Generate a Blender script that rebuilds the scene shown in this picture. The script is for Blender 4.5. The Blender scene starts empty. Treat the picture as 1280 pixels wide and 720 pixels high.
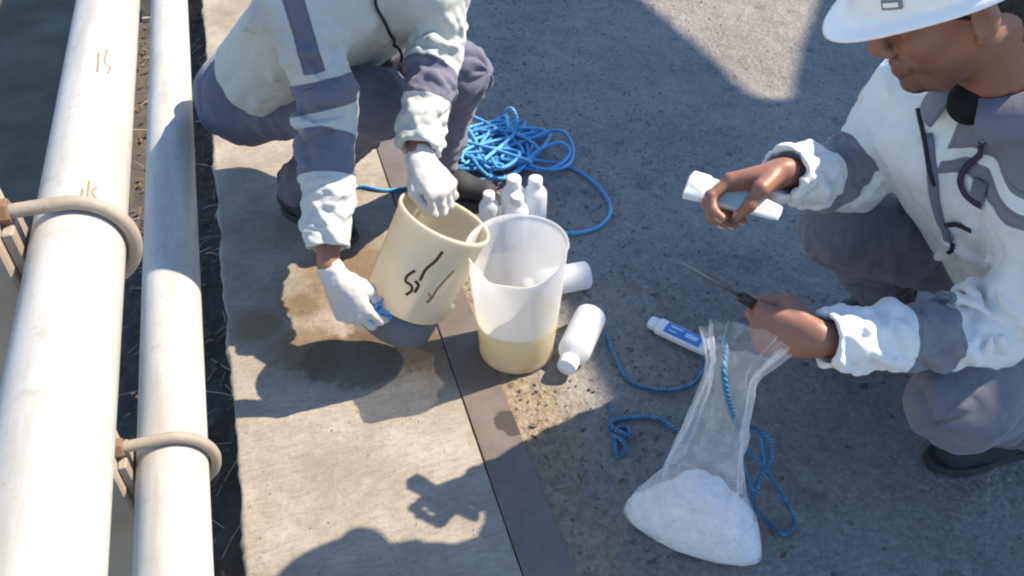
import bpy, math, random
import numpy as np
import openvdb
from mathutils import Vector, Matrix, Quaternion

D = bpy.data
COL = bpy.context.scene.collection
SC = bpy.context.scene
random.seed(7)
RNG = np.random.default_rng(7)

# ------------------------------------------------------------------ camera, sky, sun, exposure
F_PX, CAM_H = 1065.0, 1.45                      # focal length in photo pixels (1280 wide), eye height
PITCH = math.atan(940 / F_PX)
YAW = math.atan(432 / math.hypot(F_PX, 940))    # to the right of the railing (+Y)
cam = D.cameras.new('camera'); cam_o = D.objects.new('camera', cam); COL.objects.link(cam_o)
cam.sensor_width = 36.0; cam.lens = 36.0 * F_PX / 1280.0
cam.clip_start = 0.02; cam.clip_end = 2000
cam_o.location = (0, 0, CAM_H)
cam_o.rotation_euler = (math.pi / 2 - PITCH, 0, -YAW)
SC.camera = cam_o

SUN_EL, SUN_AZ = math.radians(47.5), math.radians(86.5)   # azimuth from +Y towards +X
world = D.worlds.new('World'); SC.world = world; world.use_nodes = True
wn = world.node_tree
sky = wn.nodes.new('ShaderNodeTexSky'); sky.sky_type = 'NISHITA'; sky.sun_disc = False
sky.sun_elevation = SUN_EL; sky.sun_rotation = SUN_AZ
sky.air_density = 1.0; sky.dust_density = 0.15; sky.ozone_density = 4.0
bg = wn.nodes['Background']; bg.inputs['Strength'].default_value = 0.15
wn.links.new(sky.outputs['Color'], bg.inputs['Color'])
sun = D.lights.new('sun', 'SUN'); sun.energy = 5.0; sun.angle = math.radians(0.53); sun.color = (1.0, 0.87, 0.68)
sun_o = D.objects.new('sun', sun); COL.objects.link(sun_o)
SUN_DIR = Vector((math.sin(SUN_AZ) * math.cos(SUN_EL), math.cos(SUN_AZ) * math.cos(SUN_EL), math.sin(SUN_EL)))
sun_o.rotation_euler = SUN_DIR.to_track_quat('Z', 'Y').to_euler()
sun_o.location = (6, 0, 8)
SC.view_settings.view_transform = 'Standard'; SC.view_settings.look = 'None'
SC.view_settings.exposure = 0.92; SC.view_settings.gamma = 1.0
SC.view_settings.use_curve_mapping = False
SC.render.engine = 'CYCLES'
SC.cycles.filter_width = 2.1
SC.cycles.max_bounces = 10; SC.cycles.transparent_max_bounces = 16; SC.cycles.transmission_bounces = 8

# ------------------------------------------------------------------ pixel helpers (direction only; height or depth is given)
_fh = np.array([math.sin(YAW), math.cos(YAW), 0]); RIGHT = np.array([math.cos(YAW), -math.sin(YAW), 0])
FWD = _fh * math.cos(PITCH) - np.array([0, 0, math.sin(PITCH)])
UP = _fh * math.sin(PITCH) + np.array([0, 0, math.cos(PITCH)])
EYE = np.array([0, 0, CAM_H])
def ray(x, y): return FWD + RIGHT * (x - 640) / F_PX + UP * (360 - y) / F_PX
def at(x, y, z=0.0):
    r = ray(x, y); return EYE + r * ((z - CAM_H) / r[2])
def unit(v):
    v = np.asarray(v, float); return v / np.linalg.norm(v)
V3 = lambda *a: np.array(a, float)

# ------------------------------------------------------------------ objects
def wm(o): return o.matrix_basis.copy() if o.parent is None else wm(o.parent) @ o.matrix_parent_inverse @ o.matrix_basis
def link(o, parent=None):
    COL.objects.link(o)
    if parent is not None:
        o.parent = parent; o.matrix_parent_inverse = wm(parent).inverted()
    return o
def tag(o, label=None, cat=None, group=None, kind=None):
    if label: o['label'] = label
    if cat: o['category'] = cat
    if group: o['group'] = group
    if kind: o['kind'] = kind
    return o
def empty(name, loc, label=None, cat=None, group=None):
    o = D.objects.new(name, None); o.location = tuple(float(c) for c in loc); o.empty_display_size = .05
    COL.objects.link(o); tag(o, label, cat, group); return o
def mesh_data(name, v, f, mat=None, smooth=True, attrs=None):
    me = D.meshes.new(name)
    me.from_pydata([tuple(map(float, p)) for p in v] if not isinstance(v, np.ndarray) else v.tolist(), [],
                   f if not isinstance(f, np.ndarray) else f.tolist())
    if attrs:
        for k, a in attrs.items():
            at_ = me.attributes.new(k, 'FLOAT', 'POINT'); at_.data.foreach_set('value', np.asarray(a, np.float32))
    for m in (mat if isinstance(mat, (list, tuple)) else [mat]):
        if m: me.materials.append(m)
    if smooth: me.polygons.foreach_set('use_smooth', [True] * len(me.polygons))
    me.update(); return me
def mk(name, v, f, mat=None, parent=None, smooth=True, attrs=None):
    o = D.objects.new(name, mesh_data(name, v, f, mat, smooth, attrs)); link(o, parent); return o
def copy_tree(o, parent=None):
    c = o.copy(); COL.objects.link(c); c.parent = parent
    for ch in o.children: copy_tree(ch, c)
    return c

# ------------------------------------------------------------------ materials
def mat_new(name):
    m = D.materials.new(name); m.use_nodes = True; nt = m.node_tree
    return m, nt, nt.nodes['Principled BSDF']
def nd(nt, typ, **kw):
    n = nt.nodes.new(typ)
    for k, v in kw.items():
        if k in n.inputs.keys(): n.inputs[k].default_value = v
        else: setattr(n, k, v)
    return n
def rgba(c): return (c[0], c[1], c[2], 1.0)
def ramp(nt, src, stops, interp='LINEAR'):
    r = nt.nodes.new('ShaderNodeValToRGB'); r.color_ramp.interpolation = interp
    e = r.color_ramp.elements
    while len(e) < len(stops): e.new(.5)
    for i, (p, c) in enumerate(stops): e[i].position = p; e[i].color = rgba(c) if len(c) == 3 else c
    nt.links.new(src, r.inputs[0]); return r.outputs[0]
def noise(nt, scale, detail=4.0, rough=.55, vec=None, out='Fac'):
    n = nd(nt, 'ShaderNodeTexNoise', Scale=scale, Detail=detail, Roughness=rough)
    if vec is not None: nt.links.new(vec, n.inputs['Vector'])
    return n.outputs[out]
def objcoord(nt, scale=None):
    t = nt.nodes.new('ShaderNodeTexCoord').outputs['Object']
    if scale is None: return t
    m = nd(nt, 'ShaderNodeMapping'); m.inputs['Scale'].default_value = scale
    nt.links.new(t, m.inputs['Vector']); return m.outputs[0]
def mixc(nt, fac, a, b, mode='MIX'):
    m = nt.nodes.new('ShaderNodeMix'); m.data_type = 'RGBA'; m.blend_type = mode
    for s, i in ((fac, 0), (a, 6), (b, 7)):
        if isinstance(s, (int, float)): m.inputs[i].default_value = s
        elif isinstance(s, (tuple, list)): m.inputs[i].default_value = rgba(s)
        else: nt.links.new(s, m.inputs[i])
    return m.outputs[2]
def math_(nt, op, a, b=None, clamp=False):
    m = nt.nodes.new('ShaderNodeMath'); m.operation = op; m.use_clamp = clamp
    for i, s in enumerate((a, b)):
        if s is None: continue
        if isinstance(s, (int, float)): m.inputs[i].default_value = s
        else: nt.links.new(s, m.inputs[i])
    return m.outputs[0]
def bump(nt, bsdf, h, strength, dist, prev=None):
    b = nd(nt, 'ShaderNodeBump', Strength=strength, Distance=dist)
    nt.links.new(h, b.inputs['Height'])
    if prev is not None: nt.links.new(prev, b.inputs['Normal'])
    nt.links.new(b.outputs[0], bsdf.inputs['Normal']); return b.outputs[0]
def attr(nt, name):
    a = nt.nodes.new('ShaderNodeAttribute'); a.attribute_name = name; return a.outputs['Fac']
def simple(name, col, rough=.6, var=.12, scale=30, metal=0, bmp=0, bscale=200, **kw):
    m, nt, b = mat_new(name)
    n = noise(nt, scale, 5, vec=objcoord(nt))
    c = mixc(nt, n, tuple(x * (1 - var) for x in col), tuple(min(1, x * (1 + var)) for x in col))
    nt.links.new(c, b.inputs['Base Color'])
    b.inputs['Roughness'].default_value = rough; b.inputs['Metallic'].default_value = metal
    for k, v in kw.items(): b.inputs[k].default_value = v
    if bmp: bump(nt, b, noise(nt, bscale, 3, vec=objcoord(nt)), bmp, .002)
    return m

def m_asphalt():
    m, nt, b = mat_new('asphalt'); co = objcoord(nt)
    vor = nd(nt, 'ShaderNodeTexVoronoi', Scale=105.0); nt.links.new(co, vor.inputs['Vector'])
    vor2 = nd(nt, 'ShaderNodeTexVoronoi', Scale=58.0); nt.links.new(co, vor2.inputs['Vector'])
    stone = ramp(nt, vor.outputs['Color'], [(.1, (.105, .10, .096)), (.5, (.18, .17, .16)), (.9, (.30, .283, .262))])
    big = noise(nt, 2.6, 6, .6, co)
    c = mixc(nt, .55, stone, mixc(nt, ramp(nt, big, [(.35, (0, 0, 0)), (.65, (1, 1, 1))]), (.135, .127, .12), (.255, .24, .224)))
    fine = noise(nt, 340, 3, .6, co)
    c = mixc(nt, ramp(nt, fine, [(.35, (0, 0, 0)), (.7, (.4, .4, .4))]), c, (.26, .24, .21))
    # sandy dirt gathered along the steel edge strip
    sep = nt.nodes.new('ShaderNodeSeparateXYZ'); nt.links.new(co, sep.inputs[0])
    edge = math_(nt, 'SUBTRACT', 1.0, math_(nt, 'DIVIDE', math_(nt, 'SUBTRACT', sep.outputs[0], .36), .30), True)
    dn = noise(nt, 9, 8, .68, co)
    sand = math_(nt, 'MULTIPLY', math_(nt, 'SUBTRACT', math_(nt, 'ADD', edge, dn), .96), 3.4, True)
    sandc = ramp(nt, noise(nt, 60, 8, .75, co), [(.3, (.10, .075, .05)), (.5, (.24, .19, .125)), (.75, (.36, .31, .23))])
    c = mixc(nt, sand, c, sandc)
    # pale dust on the open road
    dust = math_(nt, 'MULTIPLY', math_(nt, 'SUBTRACT', noise(nt, 1.3, 5, .6, co), .42), .9, True)
    c = mixc(nt, dust, c, (.235, .225, .21))
    lw = noise(nt, 30, 2, .5, co)
    st = noise(nt, 6.5, 5, .7, co)
    c = mixc(nt, ramp(nt, st, [(.57, (0, 0, 0)), (.70, (.55, .55, .55))]), c, (.075, .074, .076))
    c = mixc(nt, ramp(nt, lw, [(.66, (0, 0, 0)), (.72, (.7, .7, .7))]), c, (.035, .035, .038))
    nt.links.new(c, b.inputs['Base Color'])
    b.inputs['Roughness'].default_value = .88; b.inputs['Specular IOR Level'].default_value = .3
    h = math_(nt, 'ADD', math_(nt, 'MULTIPLY', vor.outputs['Distance'], -1.0), math_(nt, 'MULTIPLY', vor2.outputs['Distance'], -.8))
    p = bump(nt, b, h, .5, .005)
    bump(nt, b, noise(nt, 45, 6, .7, co), .35, .005, p)
    return m
def m_concrete():
    m, nt, b = mat_new('broomed_concrete'); co = objcoord(nt)
    mp = nd(nt, 'ShaderNodeMapping'); mp.inputs['Scale'].default_value = (34, 120, 30); mp.inputs['Rotation'].default_value = (0, 0, .05)
    nt.links.new(co, mp.inputs['Vector'])
    broom = noise(nt, 1.0, 4, .7, mp.outputs[0])
    big = noise(nt, 5, 8, .65, co); mid = noise(nt, 38, 6, .7, co)
    c = ramp(nt, big, [(.3, (.22, .195, .155)), (.5, (.31, .275, .225)), (.72, (.41, .375, .32))])
    c = mixc(nt, ramp(nt, broom, [(.45, (0, 0, 0)), (.66, (.40, .40, .40))]), c, (.15, .128, .10))
    c = mixc(nt, ramp(nt, mid, [(.55, (0, 0, 0)), (.75, (.55, .55, .55))]), c, (.17, .145, .11))
    spk = noise(nt, 120, 3, .6, co)
    c = mixc(nt, ramp(nt, spk, [(.66, (0, 0, 0)), (.72, (.8, .8, .8))]), c, (.09, .075, .06))
    c = mixc(nt, ramp(nt, spk, [(.24, (.7, .7, .7)), (.3, (0, 0, 0))]), c, (.5, .47, .4))
    # spilled water / damp brown stains by the bucket, plus sun patches' orange painted in
    damp_sun_tint = None
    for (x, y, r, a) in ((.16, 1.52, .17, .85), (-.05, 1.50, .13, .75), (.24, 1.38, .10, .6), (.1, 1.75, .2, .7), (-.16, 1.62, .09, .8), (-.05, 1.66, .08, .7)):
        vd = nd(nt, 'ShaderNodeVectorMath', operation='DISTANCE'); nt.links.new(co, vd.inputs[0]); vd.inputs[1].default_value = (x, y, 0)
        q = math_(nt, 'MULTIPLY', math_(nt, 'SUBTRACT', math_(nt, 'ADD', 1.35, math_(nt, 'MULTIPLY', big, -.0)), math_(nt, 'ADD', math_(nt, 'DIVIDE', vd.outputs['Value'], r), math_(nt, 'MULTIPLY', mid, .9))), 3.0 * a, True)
        damp_sun_tint = q if damp_sun_tint is None else math_(nt, 'MAXIMUM', damp_sun_tint, q)
    c = mixc(nt, math_(nt, 'MULTIPLY', damp_sun_tint, .75), c, (.15, .088, .034))
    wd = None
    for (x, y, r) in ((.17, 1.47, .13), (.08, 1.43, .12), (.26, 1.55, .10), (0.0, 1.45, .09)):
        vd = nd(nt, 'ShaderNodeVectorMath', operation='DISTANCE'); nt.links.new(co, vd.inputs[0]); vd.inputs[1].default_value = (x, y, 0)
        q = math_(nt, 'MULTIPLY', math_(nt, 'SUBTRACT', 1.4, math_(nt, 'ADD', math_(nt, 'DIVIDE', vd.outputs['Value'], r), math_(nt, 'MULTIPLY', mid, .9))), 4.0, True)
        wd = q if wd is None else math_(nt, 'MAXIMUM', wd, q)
    c = mixc(nt, math_(nt, 'MULTIPLY', wd, .7), c, (.075, .05, .028)); damp_sun_tint = math_(nt, 'MAXIMUM', damp_sun_tint, wd)
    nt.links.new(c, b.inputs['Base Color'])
    rr = math_(nt, 'SUBTRACT', .9, math_(nt, 'MULTIPLY', damp_sun_tint, .45)); nt.links.new(rr, b.inputs['Roughness'])
    p = bump(nt, b, broom, .6, .005)
    p = bump(nt, b, mid, .5, .006, p)
    bump(nt, b, spk, .35, .003, p)
    return m
def m_steelstrip():
    m, nt, b = mat_new('weathered_steel_strip'); co = objcoord(nt)
    n = noise(nt, 7, 7, .65, co); n2 = noise(nt, 60, 5, .7, co)
    c = ramp(nt, n, [(.3, (.12, .098, .085)), (.55, (.165, .14, .127)), (.8, (.21, .185, .17))])
    c = mixc(nt, ramp(nt, n2, [(.58, (0, 0, 0)), (.8, (.6, .6, .6))]), c, (.12, .07, .04))
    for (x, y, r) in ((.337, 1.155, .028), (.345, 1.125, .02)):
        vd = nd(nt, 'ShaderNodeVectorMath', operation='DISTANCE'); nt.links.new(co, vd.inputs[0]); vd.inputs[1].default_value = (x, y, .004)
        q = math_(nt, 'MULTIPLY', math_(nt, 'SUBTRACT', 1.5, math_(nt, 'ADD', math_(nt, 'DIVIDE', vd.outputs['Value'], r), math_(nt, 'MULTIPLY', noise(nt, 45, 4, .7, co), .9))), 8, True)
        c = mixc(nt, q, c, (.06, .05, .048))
    nt.links.new(c, b.inputs['Base Color']); b.inputs['Roughness'].default_value = .55; b.inputs['Metallic'].default_value = .25
    bump(nt, b, n2, .25, .002); return m
def m_pipe():
    m, nt, b = mat_new('white_painted_pipe'); co = objcoord(nt)
    st = noise(nt, 1.0, 6, .65, objcoord(nt, (22, 3.0, 22)))
    sp = noise(nt, 55, 6, .72, co)
    c = ramp(nt, st, [(.3, (.34, .325, .29)), (.5, (.44, .425, .395)), (.75, (.53, .52, .495))])
    c = mixc(nt, ramp(nt, sp, [(.58, (0, 0, 0)), (.72, (.6, .6, .6))]), c, (.24, .19, .135))
    c = mixc(nt, ramp(nt, noise(nt, 14, 4, .6, co), [(.6, (0, 0, 0)), (.75, (.6, .6, .6))]), c, (.27, .235, .185))
    nt.links.new(c, b.inputs['Base Color']); b.inputs['Roughness'].default_value = .5
    bump(nt, b, sp, .25, .0015); return m
def m_cloth(name, col, band=None, weave=900, rough=.9, dirt=.1, tint=(.35, .3, .25), sheen=.2):
    m, nt, b = mat_new(name); co = objcoord(nt)
    n = noise(nt, 14, 6, .6, co)
    c = mixc(nt, n, tuple(x * .9 for x in col), tuple(min(1, x * 1.06) for x in col))
    c = mixc(nt, math_(nt, 'MULTIPLY', ramp(nt, noise(nt, 7, 7, .7, co), [(.5, (0, 0, 0)), (.75, (1, 1, 1))]), dirt), c, tint)
    if band:
        s = math_(nt, 'GREATER_THAN', attr(nt, 'band'), 0.0)
        c = mixc(nt, s, c, mixc(nt, n, tuple(x * .88 for x in band), tuple(x * 1.1 for x in band)))
        bd = attr(nt, 'band'); edge_h = math_(nt, 'MULTIPLY', math_(nt, 'ADD', bd, .001), 500.0, True)
        stitch = math_(nt, 'LESS_THAN', math_(nt, 'ABSOLUTE', math_(nt, 'SUBTRACT', bd, .0045)), .0007)
        seam = math_(nt, 'LESS_THAN', math_(nt, 'ABSOLUTE', bd), .0008)
        c = mixc(nt, math_(nt, 'MULTIPLY', math_(nt, 'MAXIMUM', stitch, seam), .45), c, (.05, .05, .06))
    nt.links.new(c, b.inputs['Base Color']); b.inputs['Roughness'].default_value = rough
    b.inputs['Sheen Weight'].default_value = sheen; b.inputs['Specular IOR Level'].default_value = .25
    p = bump(nt, b, noise(nt, weave, 2, .5, co), .25, .0008)
    if band: p = bump(nt, b, edge_h, .9, .0016, p)
    rd = nd(nt, 'ShaderNodeTexNoise', Scale=17.0, Detail=3.0, Roughness=.5, Distortion=.6); rd.noise_type = 'RIDGED_MULTIFRACTAL'; nt.links.new(co, rd.inputs['Vector'])
    p = bump(nt, b, rd.outputs['Fac'], .6, .009, p)
    bump(nt, b, noise(nt, 38, 4, .6, co), .3, .004, p); return m
def m_skin(name, col):
    m, nt, b = mat_new(name); co = objcoord(nt)
    n = noise(nt, 45, 5, .6, co)
    c = mixc(nt, n, tuple(x * .82 for x in col), (min(1, col[0] * 1.18), col[1] * 1.08, col[2] * 1.02))
    c = mixc(nt, math_(nt, 'MULTIPLY', attr(nt, 'stubble'), math_(nt, 'ADD', .35, math_(nt, 'MULTIPLY', noise(nt, 700, 2, .5, co), .5))), c, (.045, .028, .024))
    c = mixc(nt, attr(nt, 'lips'), c, (.17, .06, .05))
    c = mixc(nt, ramp(nt, noise(nt, 16, 4, .6, co), [(.45, (0, 0, 0)), (.75, (.15, .15, .15))]), c, (col[0] * .75, col[1] * .6, col[2] * .55))
    nt.links.new(c, b.inputs['Base Color']); b.inputs['Roughness'].default_value = .48
    b.inputs['Subsurface Weight'].default_value = .15; b.inputs['Subsurface Radius'].default_value = (.008, .003, .0015)
    b.inputs['Subsurface Scale'].default_value = .6
    bump(nt, b, noise(nt, 420, 4, .6, co), .25, .0008); return m
def m_rope(name, c1, c2):
    m, nt, b = mat_new(name); co = objcoord(nt)
    ph = math_(nt, 'ADD', math_(nt, 'MULTIPLY', attr(nt, 'along'), 620.0), math_(nt, 'MULTIPLY', attr(nt, 'around'), 3.0))
    s = math_(nt, 'SINE', ph)
    s01 = math_(nt, 'ADD', math_(nt, 'MULTIPLY', s, .5), .5)
    c = mixc(nt, s01, c1, c2)
    c = mixc(nt, ramp(nt, noise(nt, 40, 4, .6, co), [(.5, (0, 0, 0)), (.8, (.5, .5, .5))]), c, tuple(min(1, x * 1.5 + .06) for x in c2))
    nt.links.new(c, b.inputs['Base Color']); b.inputs['Roughness'].default_value = .5
    bump(nt, b, s01, .9, .002); return m
def m_plastic_milky(name, col, trans=.45, rough=.35):
    m, nt, b = mat_new(name); co = objcoord(nt)
    n = noise(nt, 18, 4, .6, co)
    c = mixc(nt, n, tuple(x * .95 for x in col), col); nt.links.new(c, b.inputs['Base Color'])
    b.inputs['Roughness'].default_value = rough
    tl = nd(nt, 'ShaderNodeBsdfTranslucent'); nt.links.new(c, tl.inputs['Color'])
    tr = nd(nt, 'ShaderNodeBsdfTransparent'); tr.inputs['Color'].default_value = (.96, .97, .98, 1)
    m1 = nd(nt, 'ShaderNodeMixShader', Fac=.45); nt.links.new(b.outputs[0], m1.inputs[1]); nt.links.new(tl.outputs[0], m1.inputs[2])
    m2 = nd(nt, 'ShaderNodeMixShader', Fac=trans); nt.links.new(m1.outputs[0], m2.inputs[1]); nt.links.new(tr.outputs[0], m2.inputs[2])
    nt.links.new(m2.outputs[0], nt.nodes['Material Output'].inputs['Surface']); return m
def m_film():
    m, nt, b = mat_new('clear_plastic_film'); co = objcoord(nt)
    b.inputs['Base Color'].default_value = (.85, .88, .9, 1); b.inputs['Roughness'].default_value = .18
    tr = nd(nt, 'ShaderNodeBsdfTransparent'); tr.inputs['Color'].default_value = (.97, .975, .98, 1)
    lw = nd(nt, 'ShaderNodeLayerWeight', Blend=.35)
    cr = noise(nt, 1.0, 5, .65, objcoord(nt, (55, 55, 14)))
    f = math_(nt, 'ADD', math_(nt, 'MULTIPLY', lw.outputs['Facing'], .42), math_(nt, 'MULTIPLY', ramp(nt, cr, [(.5, (0, 0, 0)), (.72, (1, 1, 1))]), .16), True)
    sz = nt.nodes.new('ShaderNodeSeparateXYZ'); nt.links.new(co, sz.inputs[0])      # powder dust clinging to the film above the fill
    cl = math_(nt, 'MULTIPLY', math_(nt, 'DIVIDE', math_(nt, 'SUBTRACT', .26, sz.outputs[2]), .12, True), math_(nt, 'MULTIPLY', ramp(nt, noise(nt, 26, 6, .7, co), [(.40, (0, 0, 0)), (.65, (1, 1, 1))]), .42))
    f = math_(nt, 'ADD', math_(nt, 'ADD', f, cl, True), .07, True)
    m2 = nd(nt, 'ShaderNodeMixShader'); nt.links.new(f, m2.inputs[0]); nt.links.new(tr.outputs[0], m2.inputs[1]); nt.links.new(b.outputs[0], m2.inputs[2])
    bump(nt, b, cr, .8, .006)
    nt.links.new(m2.outputs[0], nt.nodes['Material Output'].inputs['Surface']); return m
def m_water():
    m, nt, b = mat_new('river_water'); co = objcoord(nt)
    n = noise(nt, 1.1, 6, .6, co)
    c = ramp(nt, n, [(.35, (.11, .095, .065)), (.6, (.17, .15, .105)), (.8, (.23, .20, .15))])
    nt.links.new(c, b.inputs['Base Color']); b.inputs['Roughness'].default_value = .5; b.inputs['Specular IOR Level'].default_value = .02
    bump(nt, b, noise(nt, 9, 4, .6, co), .25, .03); return m

M = dict(
    asphalt=m_asphalt(), concrete=m_concrete(), strip=m_steelstrip(), pipe=m_pipe(), water=m_water(),
    ledge=simple('dirty_ledge', (.075, .062, .05), .95, .45, 24, bmp=.8, bscale=60),
    side=simple('deck_side_concrete', (.16, .15, .14), .9, .3, 12, bmp=.5, bscale=50),
    post=simple('beige_painted_steel', (.36, .30, .23), .6, .2, 18, bmp=.2, bscale=90),
    ubolt=simple('dull_painted_rod', (.30, .25, .20), .6, .28, 60, bmp=.3, bscale=160),
    nut=simple('rusty_nut', (.17, .10, .06), .8, .4, 90, bmp=.3),
    rust=simple('rust_mark', (.29, .21, .135), .85, .3, 120),
    leaf=simple('dry_leaf_litter', (.12, .085, .05), .9, .6, 40), leaf_pale=simple('pale_straw', (.42, .37, .27), .9, .3, 40),
    pebble=simple('loose_grit', (.17, .16, .15), .9, .5, 60),
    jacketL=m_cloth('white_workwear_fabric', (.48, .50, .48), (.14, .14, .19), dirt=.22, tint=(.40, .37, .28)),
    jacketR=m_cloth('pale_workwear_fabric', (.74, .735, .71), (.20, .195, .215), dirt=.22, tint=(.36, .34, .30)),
    collar=m_cloth('grey_collar_fabric', (.16, .16, .20)),
    trousersL=m_cloth('blue_grey_trouser_fabric', (.125, .125, .175), dirt=.5, tint=(.20, .18, .17)),
    trousersR=m_cloth('grey_trouser_fabric', (.145, .14, .168), dirt=.5, tint=(.17, .15, .15)),
    shirt=m_cloth('dark_shirt_fabric', (.010, .010, .012), dirt=0, sheen=0),
    glove=m_cloth('white_cotton_knit', (.54, .52, .505), weave=420, dirt=.35, tint=(.5, .45, .38)),
    skin=m_skin('tan_skin', (.27, .13, .088)),
    nail=simple('fingernail', (.5, .3, .24), .35, .08, 60),
    hair=simple('black_hair', (.012, .011, .011), .6, .4, 200, bmp=.8, bscale=400),
    eye=simple('eye_white', (.6, .57, .52), .25, .05),
    helmet=simple('white_helmet_shell', (.88, .86, .82), .36, .05, 9),
    helmet_in=simple('helmet_inner_band', (.03, .03, .033), .8, .2),
    slot=simple('grey_slot_plastic', (.20, .22, .21), .5, .1),
    strap=simple('black_webbing', (.014, .014, .018), .8, .3, 200),
    lanyard=simple('purple_lanyard_weave', (.045, .025, .06), .75, .4, 300), lanyard_print=simple('lanyard_print', (.32, .22, .36), .7, .2, 300),
    boot=simple('black_shoe_leather', (.022, .022, .025), .75, .4, 60, bmp=.3, bscale=120),
    sole=simple('dark_rubber_sole', (.030, .028, .028), .85, .3, 60), lace=simple('white_lace', (.6, .6, .6), .8, .1),
    bucket=m_plastic_milky('cream_plastic', (.80, .74, .60), 0.0, .42),
    bucket_base=simple('blue_grey_plastic', (.115, .125, .14), .6, .3, 14, bmp=.2, bscale=40),
    mark=simple('brown_paint_mark', (.045, .022, .012), .7, .5, 80), mark2=simple('rust_brown_stain', (.20, .10, .045), .8, .4, 80),
    jug=m_plastic_milky('milky_polythene', (.88, .88, .90), .46, .3),
    bottle=m_plastic_milky('white_polythene_bottle', (.82, .84, .87), .06, .4), cap=simple('white_cap', (.74, .75, .77), .4, .05),
    film=m_film(), powder=simple('white_powder', (.80, .79, .785), .95, .05, 40, bmp=.45, bscale=220),
    rope_b=m_rope('bright_blue_rope_fibre', (.04, .24, .56), (.15, .50, .86)), rope_t=m_rope('teal_blue_cord_fibre', (.02, .09, .18), (.07, .26, .42)),
    cord=m_rope('pale_cord_fibre', (.3, .28, .22), (.5, .47, .38)),
    pack=simple('white_pack_plastic', (.74, .75, .74), .4, .06, 20), label_b=simple('blue_label', (.05, .21, .52), .45, .12, 60), label_g=simple('pale_green_label', (.42, .62, .58), .45, .1, 30),
    ink=simple('label_print', (.5, .62, .75), .5, .1), metal=simple('dull_steel', (.20, .20, .21), .4, .2, 60, metal=.8),
    handle=simple('dark_handle_plastic', (.022, .016, .014), .45, .3, 90),
    shade_caster=simple('added_tarp_cloth', (.12, .15, .2), .7, .15, 6), pole=simple('added_pole_metal', (.4, .41, .42), .45, .15, 20, metal=.7),
)
def m_liquid():
    m, nt, b = mat_new('cloudy_yellow_water')
    b.inputs['Base Color'].default_value = (.80, .66, .06, 1); b.inputs['Roughness'].default_value = .08
    sp = nt.nodes.new('ShaderNodeSeparateXYZ'); nt.links.new(objcoord(nt), sp.inputs[0])      # deeper yellow low down, paler towards the top
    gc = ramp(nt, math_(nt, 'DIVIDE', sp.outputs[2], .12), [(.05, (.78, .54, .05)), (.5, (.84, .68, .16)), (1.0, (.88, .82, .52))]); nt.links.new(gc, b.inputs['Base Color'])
    tl = nd(nt, 'ShaderNodeBsdfTranslucent'); nt.links.new(gc, tl.inputs['Color'])
    mx = nd(nt, 'ShaderNodeMixShader', Fac=.72); nt.links.new(b.outputs[0], mx.inputs[1]); nt.links.new(tl.outputs[0], mx.inputs[2])
    tr = nd(nt, 'ShaderNodeBsdfTransparent'); tr.inputs['Color'].default_value = (.9, .82, .35, 1)
    m2 = nd(nt, 'ShaderNodeMixShader', Fac=.12); nt.links.new(mx.outputs[0], m2.inputs[1]); nt.links.new(tr.outputs[0], m2.inputs[2])
    nt.links.new(m2.outputs[0], nt.nodes['Material Output'].inputs['Surface']); return m
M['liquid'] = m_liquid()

# ------------------------------------------------------------------ shape helpers
def box(lo, hi, bev=0.0):
    x0, y0, z0 = lo; x1, y1, z1 = hi; b = bev
    if b <= 0:
        v = [(x0, y0, z0), (x1, y0, z0), (x1, y1, z0), (x0, y1, z0), (x0, y0, z1), (x1, y0, z1), (x1, y1, z1), (x0, y1, z1)]
        return v, [(0, 3, 2, 1), (4, 5, 6, 7), (0, 1, 5, 4), (1, 2, 6, 5), (2, 3, 7, 6), (3, 0, 4, 7)]
    v, f = [], []
    rows = [(b, z0), (0, z0 + b), (0, z1 - b), (b, z1)]
    for ins, z in rows:
        a = ins
        v += [(x0 + b + a, y0 + a, z), (x1 - b - a, y0 + a, z), (x1 - a, y0 + b + a, z), (x1 - a, y1 - b - a, z),
              (x1 - b - a, y1 - a, z), (x0 + b + a, y1 - a, z), (x0 + a, y1 - b - a, z), (x0 + a, y0 + b + a, z)]
    for r in range(3):
        for i in range(8): f.append((r * 8 + i, r * 8 + (i + 1) % 8, r * 8 + 8 + (i + 1) % 8, r * 8 + 8 + i))
    f.append(tuple(reversed(range(8)))); f.append(tuple(range(24, 32))); return v, f
def spline(pts, step=.006):
    P = np.asarray(pts, float); Q = np.vstack([2 * P[0] - P[1], P, 2 * P[-1] - P[-2]]); out = []
    for i in range(1, len(Q) - 2):
        n = max(2, int(np.linalg.norm(Q[i + 1] - Q[i]) / step))
        t = np.linspace(0, 1, n, endpoint=False)[:, None]
        a, b, c, d = Q[i - 1], Q[i], Q[i + 1], Q[i + 2]
        out.append(.5 * ((2 * b) + (-a + c) * t + (2 * a - 5 * b + 4 * c - d) * t ** 2 + (-a + 3 * b - 3 * c + d) * t ** 3))
    out.append(P[-1:]); return np.vstack(out)
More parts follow.
